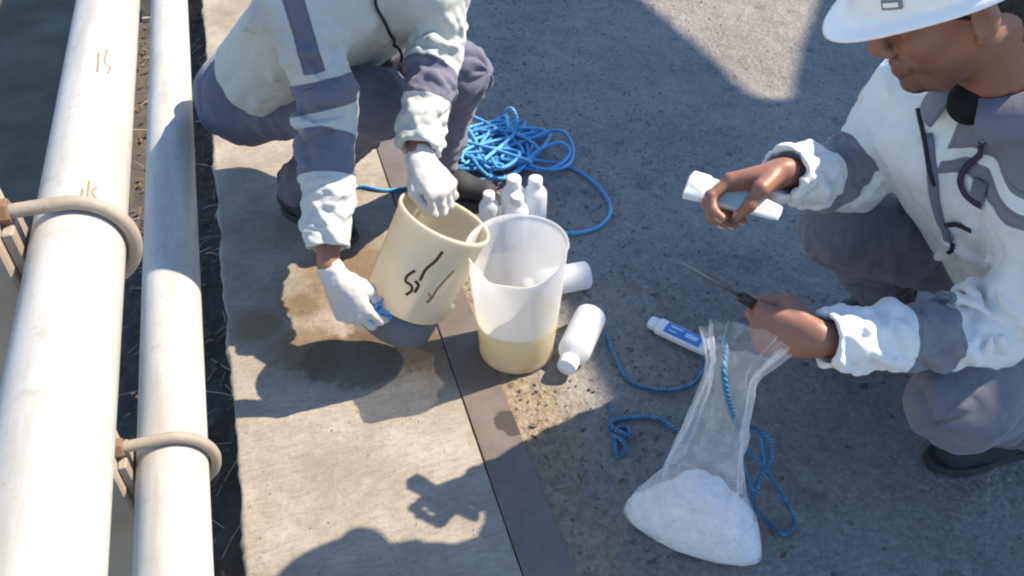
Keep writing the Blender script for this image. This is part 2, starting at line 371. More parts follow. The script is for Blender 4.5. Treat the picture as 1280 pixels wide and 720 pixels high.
def tube(P, r, n=8, squash=None):
    """sweep a circle along the points; returns verts, faces, attrs"""
    P = np.asarray(P, float); N = len(P); T = np.gradient(P, axis=0); T /= np.linalg.norm(T, axis=1)[:, None] + 1e-12
    r = np.broadcast_to(np.asarray(r, float), (N,))
    u = np.cross(T[0], [0, 0, 1]); u = u if np.linalg.norm(u) > 1e-3 else np.cross(T[0], [1, 0, 0]); u = unit(u)
    v, al, ar = [], [], []; s = 0
    ang = np.arange(n) * 2 * math.pi / n
    for i in range(N):
        u = u - T[i] * (u @ T[i]); u = unit(u); w = np.cross(T[i], u)
        if i: s += np.linalg.norm(P[i] - P[i - 1])
        a, b = (1, 1) if squash is None else squash
        v.append(P[i] + r[i] * (a * np.cos(ang)[:, None] * u + b * np.sin(ang)[:, None] * w)); al += [s] * n; ar += list(ang)
    v = np.vstack(v); f = []
    for i in range(N - 1):
        for j in range(n): f.append((i * n + j, i * n + (j + 1) % n, (i + 1) * n + (j + 1) % n, (i + 1) * n + j))
    f.append(tuple(reversed(range(n)))); f.append(tuple(range((N - 1) * n, N * n)))
    return v, f, dict(along=al, around=ar)
def ribbon(P, nrm, width, thick):
    """flat strap along points with a given outward normal per point"""
    P = np.asarray(P, float); T = np.gradient(P, axis=0); T /= np.linalg.norm(T, axis=1)[:, None]
    nrm = np.asarray(nrm, float); nrm = np.broadcast_to(nrm, P.shape)
    v, f = [], []
    for p, t, m in zip(P, T, nrm):
        m = unit(m - t * (m @ t)); s = np.cross(t, m) * width / 2
        v += [p - s, p + s, p + s + m * thick, p - s + m * thick]
    for i in range(len(P) - 1):
        for j in range(4): f.append((i * 4 + j, i * 4 + (j + 1) % 4, i * 4 + 4 + (j + 1) % 4, i * 4 + 4 + j))
    f.append((3, 2, 1, 0)); k = len(P) * 4 - 4; f.append((k, k + 1, k + 2, k + 3)); return np.array(v), f
def lathe(prof, n=40, mod=None, closed_ends=True):
    v, f = [], []
    for i, (r, z) in enumerate(prof):
        for j in range(n):
            a = 2 * math.pi * j / n
            p = [r * math.cos(a), r * math.sin(a), z]
            v.append(mod(p, a, i) if mod else p)
    m = len(prof)
    for i in range(m - 1):
        for j in range(n): f.append((i * n + j, i * n + (j + 1) % n, (i + 1) * n + (j + 1) % n, (i + 1) * n + j))
    if closed_ends: f.append(tuple(reversed(range(n)))); f.append(tuple(range((m - 1) * n, m * n)))
    return np.array(v, float), f
def xf(v, origin, x=None, y=None, z=None):
    """local to world with an orthonormal frame"""
    v = np.asarray(v, float); return np.asarray(origin) + v[:, 0:1] * x + v[:, 1:2] * y + v[:, 2:3] * z
def frame_z(zdir, hint):
    z = unit(zdir); x = unit(np.asarray(hint) - z * (np.asarray(hint) @ z)); return x, np.cross(z, x), z
_tab = np.random.default_rng(3).random((32, 32, 32)).astype(np.float32)
def vnoise(P, scale):
    q = np.asarray(P) * scale; i = np.floor(q).astype(int); fr = q - i; fr = fr * fr * (3 - 2 * fr); o = 0
    for dx in (0, 1):
        for dy in (0, 1):
            for dz in (0, 1):
                w = (fr[:, 0] if dx else 1 - fr[:, 0]) * (fr[:, 1] if dy else 1 - fr[:, 1]) * (fr[:, 2] if dz else 1 - fr[:, 2])
                o = o + w * _tab[(i[:, 0] + dx) % 32, (i[:, 1] + dy) % 32, (i[:, 2] + dz) % 32]
    return o * 2 - 1

class Vol:
    """signed-distance volume: smooth unions of tapered limbs and ellipsoids, meshed as one continuous surface"""
    def __init__(s, lo, hi, vs):
        s.lo = np.array(lo, float); s.vs = vs; s.n = np.ceil((np.array(hi) - s.lo) / vs).astype(int) + 1
        s.big = 8 * vs + .03; s.g = np.full(tuple(s.n), s.big, np.float32)
    def _sub(s, lo, hi):
        a = np.clip(np.floor((np.array(lo) - s.lo) / s.vs).astype(int), 0, s.n); b = np.clip(np.ceil((np.array(hi) - s.lo) / s.vs).astype(int) + 1, 0, s.n)
        if (b <= a).any(): return None
        ax = [(s.lo[i] + s.vs * np.arange(a[i], b[i])).astype(np.float32) for i in range(3)]
        return (slice(a[0], b[0]), slice(a[1], b[1]), slice(a[2], b[2])), ax[0][:, None, None], ax[1][None, :, None], ax[2][None, None, :]
    def _put(s, sl, d, k, op):
        g = s.g[sl]
        if op == 'add':
            h = np.clip(.5 + .5 * (g - d) / k, 0, 1); s.g[sl] = g + (d - g) * h - k * h * (1 - h)
        elif op == 'sub':
            d = -d; h = np.clip(.5 + .5 * (d - g) / k, 0, 1); s.g[sl] = g + (d - g) * h + k * h * (1 - h)
        else: s.g[sl] = np.maximum(g, d)
    def cone(s, a, b, ra, rb, k=.01, op='add', flat=None):
        a, b = np.asarray(a, float), np.asarray(b, float); r = max(ra, rb); m = k + r + s.big * .5
        q = s._sub(np.minimum(a, b) - m, np.maximum(a, b) + m)
        if q is None: return
        sl, X, Y, Z = q; e = b - a; L2 = max(e @ e, 1e-9)
        px, py, pz = X - a[0], Y - a[1], Z - a[2]
        t = np.clip((px * e[0] + py * e[1] + pz * e[2]) / L2, 0, 1)
        dx, dy, dz = px - t * e[0], py - t * e[1], pz - t * e[2]
        if flat is not None:
            n, sc = unit(flat[0]), flat[1]; c = (dx * n[0] + dy * n[1] + dz * n[2]) * (1 / sc - 1)
            dx, dy, dz = dx + c * n[0], dy + c * n[1], dz + c * n[2]
        s._put(sl, np.sqrt(dx * dx + dy * dy + dz * dz) - (ra + (rb - ra) * t), k, op)
    def ball(s, c, r, k=.01, op='add', fr=None):
        c = np.asarray(c, float); r = np.broadcast_to(np.asarray(r, float), (3,)); m = r.max() + k + s.big * .5
        q = s._sub(c - m, c + m)
        if q is None: return
        sl, X, Y, Z = q; px, py, pz = X - c[0], Y - c[1], Z - c[2]
        F = np.eye(3) if fr is None else np.asarray(fr)
        u = [(px * F[i][0] + py * F[i][1] + pz * F[i][2]) for i in range(3)]
        k0 = np.sqrt(sum((u[i] / r[i]) ** 2 for i in range(3))); k1 = np.sqrt(sum((u[i] / r[i] ** 2) ** 2 for i in range(3))) + 1e-6
        s._put(sl, k0 * (k0 - 1) / k1, k, op)
    def cut(s, c, n, rad):
        """flat cut: drop what lies beyond the plane within rad of c"""
        c, n = np.asarray(c, float), unit(n); q = s._sub(c - rad, c + rad)
        if q is None: return
        sl, X, Y, Z = q; px, py, pz = X - c[0], Y - c[1], Z - c[2]
        d = px * n[0] + py * n[1] + pz * n[2]
        inside = np.sqrt(px * px + py * py + pz * pz) - rad
        s.g[sl] = np.maximum(s.g[sl], np.minimum(d, -inside))
    def folds(s, a, b, ra, rb, n, seed, rr=(.004, .008), k=.014, tilt=.5, arc=(1.2, 3.0), trange=(.05, .95)):
        """cloth ridges that run part-way round a limb"""
        g = np.random.default_rng(seed); a, b = np.asarray(a, float), np.asarray(b, float); e = b - a; L = np.linalg.norm(e); e = e / L
        u = np.cross(e, [.3, .2, .9]); u = unit(u); w = np.cross(e, u)
        for _ in range(n):
            t0 = g.uniform(*trange); th0 = g.uniform(0, 6.28); ar = g.uniform(*arc); ti = g.normal(0, tilt); R = g.uniform(*rr); m = 7; pts = []
            for i in range(m):
                q = i / (m - 1); th = th0 + ar * q; t = np.clip(t0 + ti * (q - .5) * ar * ra / L, 0, 1); r = (ra + (rb - ra) * t) * .985
                pts.append(a + e * L * t + r * (math.cos(th) * u + math.sin(th) * w))
            for i in range(m - 1):
                f0, f1 = math.sin(math.pi * (i + .3) / (m - .4)), math.sin(math.pi * (i + 1.3) / (m - .4))
                s.cone(pts[i], pts[i + 1], R * max(f0, .3), R * max(f1, .3), k)
    def mesh(s, smooth=1):
        g = openvdb.FloatGrid(float(s.big)); g.copyFromArray(np.ascontiguousarray(s.g)); g.transform = openvdb.createLinearTransform(voxelSize=s.vs)
        P, Q = g.convertToQuads(isovalue=0.0); P = np.array(P, float) + s.lo; Q = np.array(Q, int)[:, ::-1]
        # face orientation: make outward
        p0, p1, p2 = P[Q[:, 0]], P[Q[:, 1]], P[Q[:, 2]]; c = P.mean(0)
        vol = np.einsum('ij,ij->i', p0 - c, np.cross(p1 - c, p2 - c)).sum()
        if vol < 0: Q = Q[:, ::-1]
        for _ in range(smooth):
            acc = np.zeros_like(P); cnt = np.zeros(len(P))
            for i in range(4):
                j = (i + 1) % 4
                np.add.at(acc, Q[:, i], P[Q[:, j]]); np.add.at(cnt, Q[:, i], 1); np.add.at(acc, Q[:, j], P[Q[:, i]]); np.add.at(cnt, Q[:, j], 1)
            P = .5 * P + .5 * acc / np.maximum(cnt, 1)[:, None]
        return P, Q
def vnormals(P, Q):
    n = np.cross(P[Q[:, 2]] - P[Q[:, 0]], P[Q[:, 3]] - P[Q[:, 1]]); o = np.zeros_like(P)
    for i in range(4): np.add.at(o, Q[:, i], n)
    return o / (np.linalg.norm(o, axis=1)[:, None] + 1e-12)
def crumple(P, Q, segs, amp=.006, iso=.0012):
    """cloth relief: creases that run round each limb (or down the trunk), strongest away from the joints between limbs"""
    N = vnormals(P, Q); best = np.full(len(P), 9.0); second = best.copy(); h = np.zeros(len(P)); W = P + .010 * np.stack([vnoise(P + k, 16) for k in (1.7, 4.1, 8.3)], 1)
    for i, (a, b, rad, fs, ft, sp) in enumerate(segs):
        a, b = np.asarray(a, float), np.asarray(b, float); e = b - a; L = np.linalg.norm(e); e = e / L; u = unit(np.cross(e, (.31, .2, .9))); w = np.cross(e, u)
        s = (P - a) @ e; q = P - a - np.outer(np.clip(s, 0, L), e); d = np.linalg.norm(q, axis=1) - rad; sw = (W - a) @ e; qw = W - a; th = np.arctan2(qw @ w, qw @ u)
        c = np.stack([sw * fs + sp * th + 3.7 * i, np.cos(th) * ft + 11, np.sin(th) * ft + 11], 1); c2 = np.stack([sw * fs * 1.9 - sp * 1.6 * th + 1.3 * i, np.cos(th) * ft * 1.5 + 5, np.sin(th) * ft * 1.5 + 5], 1)
        hh = (np.abs(vnoise(c, 1.0)) * 1.7 - .5) + .45 * (np.abs(vnoise(c2, 1.0)) * 1.7 - .5); win = d < best
        second = np.where(win, best, np.minimum(second, d)); h = np.where(win, hh, h); best = np.minimum(best, d)
    fade = np.clip((second - best) / .025, 0, 1); calm = .35 + .65 * np.clip(vnoise(P + 2.2, 7) * 1.2 + .5, 0, 1)
    return P + N * (amp * h * fade * calm + iso * vnoise(P, 40))[:, None]
# ================================================================== SETTING
def grid_sheet(x0, x1, y0, y1, nx, ny, z=0.0, disp=None):
    xs, ys = np.linspace(x0, x1, nx + 1), np.linspace(y0, y1, ny + 1)
    X, Y = np.meshgrid(xs, ys); P = np.stack([X.ravel(), Y.ravel(), np.full(X.size, z)], 1)
    if disp is not None: P[:, 2] += disp(P)
    i = np.arange(nx * ny); r, c = i // nx, i % nx; k = r * (nx + 1) + c
    return P, np.stack([k, k + 1, k + nx + 2, k + nx + 1], 1)
# road: one fine near sheet (real relief) inside a big one
def road_relief(P):
    edge = np.clip((P[:, 0] - .36) / .05, 0, 1)
    return edge * (.0030 * vnoise(P, 22) + .0014 * vnoise(P + 3.1, 75) + .0009 * vnoise(P + 9.7, 150)) - .002
v, f = grid_sheet(.3585, 3.6, -.4, 4.4, 520, 760, 0, road_relief); tag(mk('asphalt_road', v, f, M['asphalt']), kind='structure')
for nm, b_ in (('asphalt_road', (.3585, 9, 4.4, 40)), ('asphalt_road', (.3585, 9, -40, -.4)), ('asphalt_road', (3.6, 9, -.4, 4.4))):
    v, f = grid_sheet(*b_, 8, 8, -.003); tag(mk(nm, v, f, M['asphalt'], smooth=False), kind='structure')
# concrete kerb strip with a ragged outer edge, and the deck below
def conc_relief(P): return .0016 * vnoise(P, 14) + .0010 * vnoise(P * np.array([.25, 1, 1]), 110)
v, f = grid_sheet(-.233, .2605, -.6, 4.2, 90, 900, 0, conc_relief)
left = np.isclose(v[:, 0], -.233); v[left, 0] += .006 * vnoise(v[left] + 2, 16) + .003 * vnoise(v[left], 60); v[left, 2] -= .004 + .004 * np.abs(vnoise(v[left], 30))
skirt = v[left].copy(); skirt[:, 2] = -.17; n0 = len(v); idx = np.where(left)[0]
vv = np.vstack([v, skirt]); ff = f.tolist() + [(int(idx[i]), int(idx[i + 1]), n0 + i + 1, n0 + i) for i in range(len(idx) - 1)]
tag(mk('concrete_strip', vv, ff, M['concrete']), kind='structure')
for y0, y1 in ((4.2, 40), (-40, -.6)):
    v, f = box((-.233, y0, -.17), (.2605, y1, 0)); tag(mk('concrete_strip', v, f, M['concrete'], smooth=False), kind='structure')
v, f = box((.2635, -40, -.05), (.3575, 40, .003), .0015); tag(mk('steel_edge_strip', v, f, M['strip'], smooth=False), kind='structure')
v, f = box((-.53, -40, -.60), (9, 40, -.1701)); tag(mk('bridge_deck', v, f, M['side'], smooth=False), kind='structure')
v, f = grid_sheet(-.53, -.2, -1, 5, 40, 400, -.164, lambda P: .006 * vnoise(P, 25) + .004 * vnoise(P, 70)); tag(mk('deck_ledge', v, f, M['ledge']), kind='structure')
v, f = grid_sheet(-400, 400, -400, 400, 4, 4, -3.2); tag(mk('river_water', v, f, M['water'], smooth=False), kind='structure')

# leaf litter and straw on the ledge, grit on the road edge (uncountable)
def litter(n, xr, yr, z, size, seed):
    g = np.random.default_rng(seed); V, F = [], []
    for _ in range(n):
        c = V3(g.uniform(*xr), g.uniform(*yr), z + g.uniform(.002, .022)); a = g.uniform(0, 6.28); L = g.uniform(*size); w = L * g.uniform(.25, .5)
        d = V3(math.cos(a), math.sin(a), g.normal(0, .3)); sdir = unit(np.cross(d, [0, 0, 1])); up = V3(0, 0, w * g.uniform(.1, .5)); k = len(V)
        V += [c - d * L / 2, c + sdir * w / 2 + up, c + d * L / 2, c - sdir * w / 2 + up, c]
        F += [(k, k + 4, k + 1), (k + 4, k + 2, k + 1), (k, k + 3, k + 4), (k + 4, k + 3, k + 2)]
    return V, F
v, f = litter(900, (-.52, -.25), (-.2, 4.2), -.16, (.015, .045), 1); tag(mk('leaf_litter', v, f, M['leaf'], smooth=False), 'dry brown leaf litter on the ledge below the pipes', 'leaves', kind='stuff')
def straws(n, xr, yr, z, seed, L=(.04, .12)):
    g = np.random.default_rng(seed); V, F = [], []
    for _ in range(n):
        c = V3(g.uniform(*xr), g.uniform(*yr), z + .006); a = g.uniform(0, 6.28); l = g.uniform(*L)
        d = V3(math.cos(a), math.sin(a), g.uniform(-.05, .5)); P = spline([c, c + d * l * .5 + V3(0, 0, .006), c + d * l], .03)
        vv, f_, _a = tube(P, .0011, 4); k = len(V); V += vv.tolist(); F += [tuple(i + k for i in q) for q in f_]
    return V, F
v, f = straws(150, (-.5, -.245), (-.1, 3.6), -.16, 2); tag(mk('dry_straw', v, f, M['leaf_pale'], smooth=False), 'pale dry straw and twigs caught along the ledge', 'straw', kind='stuff')
ICO = [(0, 0, -1), (.72, -.53, -.45), (-.28, -.85, -.45), (-.89, 0, -.45), (-.28, .85, -.45), (.72, .53, -.45), (.28, -.85, .45), (-.72, -.53, .45), (-.72, .53, .45), (.28, .85, .45), (.89, 0, .45), (0, 0, 1)]
ICF = [(0, 1, 2), (1, 0, 5), (0, 2, 3), (0, 3, 4), (0, 4, 5), (1, 5, 10), (2, 1, 6), (3, 2, 7), (4, 3, 8), (5, 4, 9), (1, 10, 6), (2, 6, 7), (3, 7, 8), (4, 8, 9), (5, 9, 10), (6, 10, 11), (7, 6, 11), (8, 7, 11), (9, 8, 11), (10, 9, 11)]
def grit(n, sampler, size, seed):
    g = np.random.default_rng(seed); V, F = [], []; I = np.array(ICO)
    for _ in range(n):
        x, y = sampler(g); r = g.uniform(*size) ** 1.0; s = g.uniform(.6, 1.2, 3) * r; k = len(V)
        V += (I * (s * (1 + g.normal(0, .12, (12, 1)))) + [x, y, s[2] * .3]).tolist(); F += [tuple(i + k for i in q) for q in ICF]
    return V, F
v, f = grit(3600, lambda g: (.37 + abs(g.normal(0, .55)), g.uniform(.4, 3.4)), (.0012, .0042), 4); tag(mk('loose_grit', v, f, M['pebble'], smooth=False), 'loose dark grit scattered over the asphalt', 'grit', kind='stuff')
v, f = litter(60, (.37, .75), (.55, 1.15), .0, (.008, .028), 9); tag(mk('leaf_scraps', v, f, M['leaf'], smooth=False), 'small dry leaf scraps beside the steel strip', 'leaves', kind='stuff')
v, f = grit(420, lambda g: (g.uniform(-.22, .25), g.uniform(.6, 2.6)), (.0008, .0022), 5); tag(mk('concrete_grit', v, f, M['side'], smooth=False), 'fine grit lying on the broomed concrete strip', 'grit', kind='stuff')

# ------------------------------------------------------------------ pipe railing
PX, PR, PZ = -.29, .057, (.75, .28)
PIPES = []
for z, lab in zip(PZ, ('upper white painted steel pipe of the bridge railing, weathered and sunlit', 'lower white painted steel pipe of the bridge railing, running beside the concrete')):
    n = 48; ys = np.concatenate([[-9], np.linspace(-.5, 4, 46), [16]]); v = []
    for y in ys:
        for j in range(n):
            a = 2 * math.pi * j / n; v.append((PR * math.cos(a), y, PR * math.sin(a)))
    f = [(i * n + j, (i + 1) * n + j, (i + 1) * n + (j + 1) % n, i * n + (j + 1) % n) for i in range(len(ys) - 1) for j in range(n)]
    f += [tuple(range(n)), tuple(reversed(range((len(ys) - 1) * n, len(ys) * n)))]
    root = empty('railing_pipe', (PX, 0, z), lab, 'pipe', 'railing pipes')
    o = mk('pipe', [(p[0] + PX, p[1], p[2] + z) for p in v], f, M['pipe'], root); PIPES.append((root, z))
def on_cylinder(px, py, c, axis, r):
    """where the sight line of a pixel meets a cylinder"""
    d = ray(px, py); o = EYE - c; a = unit(axis); d1 = d - a * (d @ a); o1 = o - a * (o @ a)
    A, B, Cc = d1 @ d1, 2 * d1 @ o1, o1 @ o1 - r * r; q = B * B - 4 * A * Cc
    t = (-B - math.sqrt(max(q, 0))) / (2 * A); return EYE + d * t
def strokes_on(parent, name, strokes, c, axis, r, width, mat, lift=.0006):
    a = unit(axis)
    for st in strokes:
        w = st[0] if isinstance(st[0], (int, float)) else width; st = st[1:] if isinstance(st[0], (int, float)) else st; rf = r if callable(r) else (lambda s, r=r: r + 0 * s)
        P = spline([on_cylinder(x, y, c, a, float(rf(.12))) for x, y in st], .004); rad = (P - c) - np.outer((P - c) @ a, a); rad /= np.linalg.norm(rad, axis=1)[:, None]
        P = c + np.outer((P - c) @ a, a) + rad * (rf((P - c) @ a) + lift * .2)[:, None]; v, f = ribbon(P, rad, w, lift); mk(name, v, f, mat, parent)
# faint rust-brown figures painted on the upper pipe
strokes_on(PIPES[0][0], 'rust_mark', [[(104, 236), (102, 249), (104, 262)], [(112, 226), (110, 246), (111, 262)], [(121, 234), (115, 240), (119, 247), (122, 256), (116, 263)],
                                      [(124, 66), (122, 90)], [(134, 62), (131, 78), (138, 84), (134, 92)]], V3(PX, 0, PZ[0]), V3(0, 1, 0), PR, .0035, M['rust'])
def rail_post(y, lab):
    root = empty('railing_post', (-.4, y, -.164), lab, 'post', 'railing posts')
    v, f = box((-.50, y - .046, -.15), (-.362, y + .046, .93), .004); mk('column', v, f, M['post'], root, smooth=False)
    v, f = box((-.508, y - .054, .9302), (-.354, y + .054, .938), .002); mk('cap_plate', v, f, M['post'], root, smooth=False)
    v, f = box((-.515, y - .07, -.171), (-.347, y + .07, -.1501), .002); mk('base_plate', v, f, M['post'], root, smooth=False)
    for z in PZ:
        R = PR + .0112
        P = [(-.40, y, z + R), (-.36, y, z + R), (-.32, y, z + R)] + [(PX + R * math.sin(a), y, z + R * math.cos(a)) for a in np.linspace(-.1, math.pi + .1, 15)] + [(-.32, y, z - R), (-.36, y, z - R), (-.40, y, z - R)]
        v, f, at_ = tube(spline(P, .008), .0098, 10); u = mk('u_bolt', v, f, M['ubolt'], root)
        for sg in (1, -1):
            hv, hf = lathe([(.016, 0), (.017, .002), (.017, .012), (.016, .014)], 6); hv = hv[:, [2, 0, 1]] + V3(-.362, y, z + sg * R); mk('nut', hv, hf, M['nut'], u, smooth=False)
        bv, bf = box((-.3615, y - .03, z - .055), (-.3475, y + .03, z + .055), .002); mk('saddle_plate', bv, bf, M['ubolt'], root, smooth=False)
rail_post(1.005, 'beige steel railing post with two U-bolts clamping both pipes')
rail_post(4.005, 'beige railing post standing far along the pipes beyond the crouching worker')
# twisted wire end by the lower clamp
v, f, a_ = tube(spline([(-.222, .965, .20), (-.215, .955, .17), (-.225, .95, .14), (-.212, .945, .11)], .006), .004, 6)
# ------------------------------------------------------------------ unseen tarpaulins on poles, added to the right to shade the road
def shade_caster(shadow, hz, lab, poles):
    """an added tarpaulin, cut so its shadow on the road is the given outline"""
    off = SUN_DIR * (hz / SUN_DIR.z); root = empty('added_shade_tarp', (poles[0][0], poles[0][1], 0), lab, 'tarpaulin', 'tarpaulins added to cast shade')
    P = [V3(x + off.x, y + off.y, hz) for x, y in shadow]; c = sum(P) / len(P); V, F = [], []
    n = len(P); K = 6
    for ring in range(K + 1):
        t = ring / K
        for i in range(n):
            p = c + (P[i] - c) * t; p = p - V3(0, 0, .10 * (1 - t * t)); V.append(p)
    for ring in range(K):
        for i in range(n): F.append((ring * n + i, ring * n + (i + 1) % n, (ring + 1) * n + (i + 1) % n, (ring + 1) * n + i))
    mk('sheet', V, F, M['shade_caster'], root, smooth=False)
    for x, y, in poles:
        v, f, _ = tube([(x, y, -.01), (x, y, hz * .5), (x, y, hz + .03)], .03, 10); mk('pole', v, f, M['pole'], root)
    for i, (x, y) in enumerate(poles):
        q = min(P, key=lambda p: (p[0] - x) ** 2 + (p[1] - y) ** 2); v, f, _ = tube([q, (q + V3(x, y, hz)) / 2 - V3(0, 0, .02), V3(x, y, hz)], .006, 6); mk('added_guy_rope', v, f, M['cord'], root)
shade_caster([(.60, -1.2), (1.75, -1.2), (1.74, 1.0), (1.71, 2.24), (1.60, 2.255), (1.565, 2.32), (1.572, 2.67), (1.535, 3.14), (1.42, 4.4), (.62, 4.4), (.585, 2.4), (.57, 1.2)], 4.3, 'blue-grey tarpaulin added out of view to shade the working side of the road', [(3.95, -1.3), (5.3, -1.3), (5.0, 4.55), (4.05, 4.55)])
shade_caster([(1.62, -1.2), (4.6, -1.2), (4.6, 4.4), (3.25, 4.4), (2.224, 2.937), (1.917, 2.566), (1.69, 2.25), (1.60, 1.0)], 4.5, 'blue-grey tarpaulin added out of view to shade the road farther out', [(8.3, -1.3), (8.3, 4.5), (6.7, 4.5)])
#@@OBJECTS
# ================================================================== OBJECTS
# ------------------------------------------------------------------ jug with yellowish water
JB = at(646, 437, 0); JH = .315
def jug_r(t): return .086 + .023 * t ** .9
def jug_mod(p, a, i):
    x, y, z = p; t = z / JH
    sp = math.exp(-((a - math.radians(228) + math.pi) % (2 * math.pi) - math.pi) ** 2 / .05)   # pouring lip
    k = max(0, (t - .72) / .28)
    r = 1 + .20 * sp * k ** 2
    wob = 1 + .020 * math.sin(2 * a + .6) * t + .006 * math.sin(5 * a + 6 * t)
    z2 = z + (.008 * sp - .026 * math.exp(-((a - math.radians(268) + math.pi) % (2 * math.pi) - math.pi) ** 2 / .45)) * k ** 2 + .016 * math.exp(-((a - math.radians(325) + math.pi) % (2 * math.pi) - math.pi) ** 2 / .03) * k ** 2
    return [x * r * wob, y * r * wob, z2]
jug = empty('measuring_jug', JB, 'milky plastic measuring jug with yellowish water standing on the steel strip edge', 'jug')
prof = [(.02, .004), (.080, .004), (.0885, .010)] + [(jug_r(t), .012 + t * (JH - .012)) for t in np.linspace(.02, 1, 22)]
th = .0022
prof += [(jug_r(1) + .003, JH + .002), (jug_r(1) + .001, JH + .004), (jug_r(1) - th, JH)] + [(jug_r(t) - th, .012 + t * (JH - .012)) for t in np.linspace(1, .02, 22)] + [(.08, .0075), (.02, .0065)]
v, f = lathe(prof, 56, jug_mod); mk('body', v + JB, f, M['jug'], jug)
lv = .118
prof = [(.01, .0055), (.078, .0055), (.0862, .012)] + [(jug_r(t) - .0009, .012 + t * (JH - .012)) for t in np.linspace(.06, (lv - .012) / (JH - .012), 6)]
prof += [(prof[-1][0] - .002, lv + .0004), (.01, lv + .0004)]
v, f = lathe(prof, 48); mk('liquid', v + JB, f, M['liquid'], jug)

# ------------------------------------------------------------------ bucket held tilted by the gloved worker
BA = unit(.914 * (.47 * RIGHT + .88 * UP) - .4 * FWD); BM = at(556, 273, .36)      # axis towards the mouth, mouth centre
BL = .215; BO = BM - BA * BL; bx_, by_, bz_ = frame_z(BA, -FWD)
bucket = empty('bucket', BO - BA * .08, 'cream plastic bucket with brown scribbles and blue-grey base, held tilted by gloved hands', 'bucket')
prof = [(.03, 0), (.0925, 0), (.0945, .004), (.0965, .06), (.099, .13), (.1015, .205), (.1045, .209), (.1055, .215), (.1035, .2195), (.0995, .2195), (.0985, .213), (.096, .13), (.0905, .012), (.03, .009)]
v, f = lathe(prof, 64, lambda p, a, i: [p[0] * (1 + .008 * math.sin(2 * a)), p[1] * (1 + .008 * math.sin(2 * a)), p[2]]); mk('shell', xf(v, BO, bx_, by_, bz_), f, M['bucket'], bucket)
prof = [(.02, -.078), (.078, -.078), (.084, -.072), (.0865, -.04), (.088, -.001), (.02, -.001)]
v, f = lathe(prof, 56); mk('base', xf(v, BO, bx_, by_, bz_), f, M['bucket_base'], bucket)
strokes_on(bucket, 'painted_mark', [[.0060, (553, 314), (544, 326), (532, 337), (525, 351)], [.0058, (519, 338), (509, 345), (507, 352), (514, 357), (514, 364), (507, 369)], [.0065, (519, 351), (523, 357), (518, 366)]], BO, BA, lambda s: .0953 + .0346 * s, .005, M['mark'], .0008)
strokes_on(bucket, 'brown_stain', [[.0042, (568, 337), (557, 349), (547, 361), (540, 374)], [.0050, (536, 366), (539, 373), (534, 379)]], BO, BA, lambda s: .0953 + .0346 * s, .005, M['mark2'], .0008)
# small moulded lug at the cream shell's lower edge
lug = on_cylinder(562, 388, BO, BA, .097); lx, ly, lz = frame_z(BA, lug - BO)
v, f = box((-.010, -.011, -.004), (.006, .011, .016), .003); mk('lug', xf(np.array(v), lug, lx, ly, lz), f, M['bucket'], bucket, smooth=False)

# ------------------------------------------------------------------ sample bottles
def bottle_mesh():
    prof = [(.008, .001), (.030, .0), (.0335, .003), (.0345, .008), (.0345, .112), (.0335, .120), (.029, .129), (.020, .137), (.0165, .141), (.0165, .150), (.006, .150)]
    b = lathe(prof, 32); cp = lathe([(.006, .1435), (.0198, .1435), (.0203, .146), (.0203, .164), (.0188, .168), (.006, .1685)], 30, lambda p, a, i: [p[0] * (1 + .012 * math.cos(30 * a)), p[1] * (1 + .012 * math.cos(30 * a)), p[2]])
    return b, cp
(bv, bf), (cv, cf) = bottle_mesh(); B_ME = mesh_data('body', bv, bf, M['bottle']); C_ME = mesh_data('cap', cv, cf, M['cap'])
def bottle(loc, zdir, hint, label, s=1.0):
    x, y, z = frame_z(zdir, hint); root = empty('sample_bottle', (0, 0, 0), label, 'bottle', 'white plastic sample bottles')
    for nm, me in (('body', B_ME), ('cap', C_ME)): o = D.objects.new(nm, me); COL.objects.link(o); o.parent = root
    root.matrix_basis = Matrix(((x[0] * s, y[0] * s, z[0] * s, loc[0]), (x[1] * s, y[1] * s, z[1] * s, loc[1]), (x[2] * s, y[2] * s, z[2] * s, loc[2]), (0, 0, 0, 1)))
for (px, py, s, lab) in ((612, 291, .80, 'smallest white sample bottle, standing between the bucket and the taller bottles'), (642, 284, .99, 'tallest white sample bottle, standing against the blue rope pile'),
                         (668, 282, .95, 'white sample bottle standing on the loose rope loop side of the cluster'), (646, 301, .90, 'white sample bottle standing close behind the jug, in front of the taller bottles')): bottle(at(px, py, 0), (0, 0, 1), (1, .2, 0), lab, s)
a, b = at(707, 462, .036), at(737, 398, .036); bottle(b + unit(b - a) * .012, a - b, (0, 0, 1), 'white sample bottle lying by the jug with its cap towards the concrete', 1.12)
a, b = at(690, 352, .036), at(735, 343, .036); bottle(b + unit(b - a) * .0, a - b, (0, 0, 1), 'white sample bottle lying behind the jug, its round base showing', 1.05)

# ------------------------------------------------------------------ clear bag of white powder
GB = V3(.597, .779, 0); e1 = unit(V3(.17, -.15, 0)); e2 = V3(-e1[1], e1[0], 0); ez = V3(0, 0, 1)
bag = empty('powder_bag', GB, 'clear plastic bag half full of white powder standing on asphalt under the bare hand', 'bag')
V_ = Vol(GB - V3(.17, .17, .012), GB + V3(.17, .17, .24), .0035)
q = lambda x, y, z: GB + e1 * x + e2 * y + ez * z
for xx in np.linspace(-.098, .098, 9):
    zt = np.interp(xx, (-.1, -.02, .05, .1), (.05, .145, .125, .095)); V_.cone(q(xx, 0, .030), q(xx * .72 - .004, 0, zt), .032, .024 if xx < 0 else .028, .035)
V_.cone(q(-.085, 0, .022), q(-.110, 0, .010), .018, .005, .02); V_.cone(q(.09, 0, .022), q(.112, 0, .012), .022, .007, .02); V_.ball(q(0, 0, .05), (.085, .056, .055), .03, fr=(e1, e2, ez))
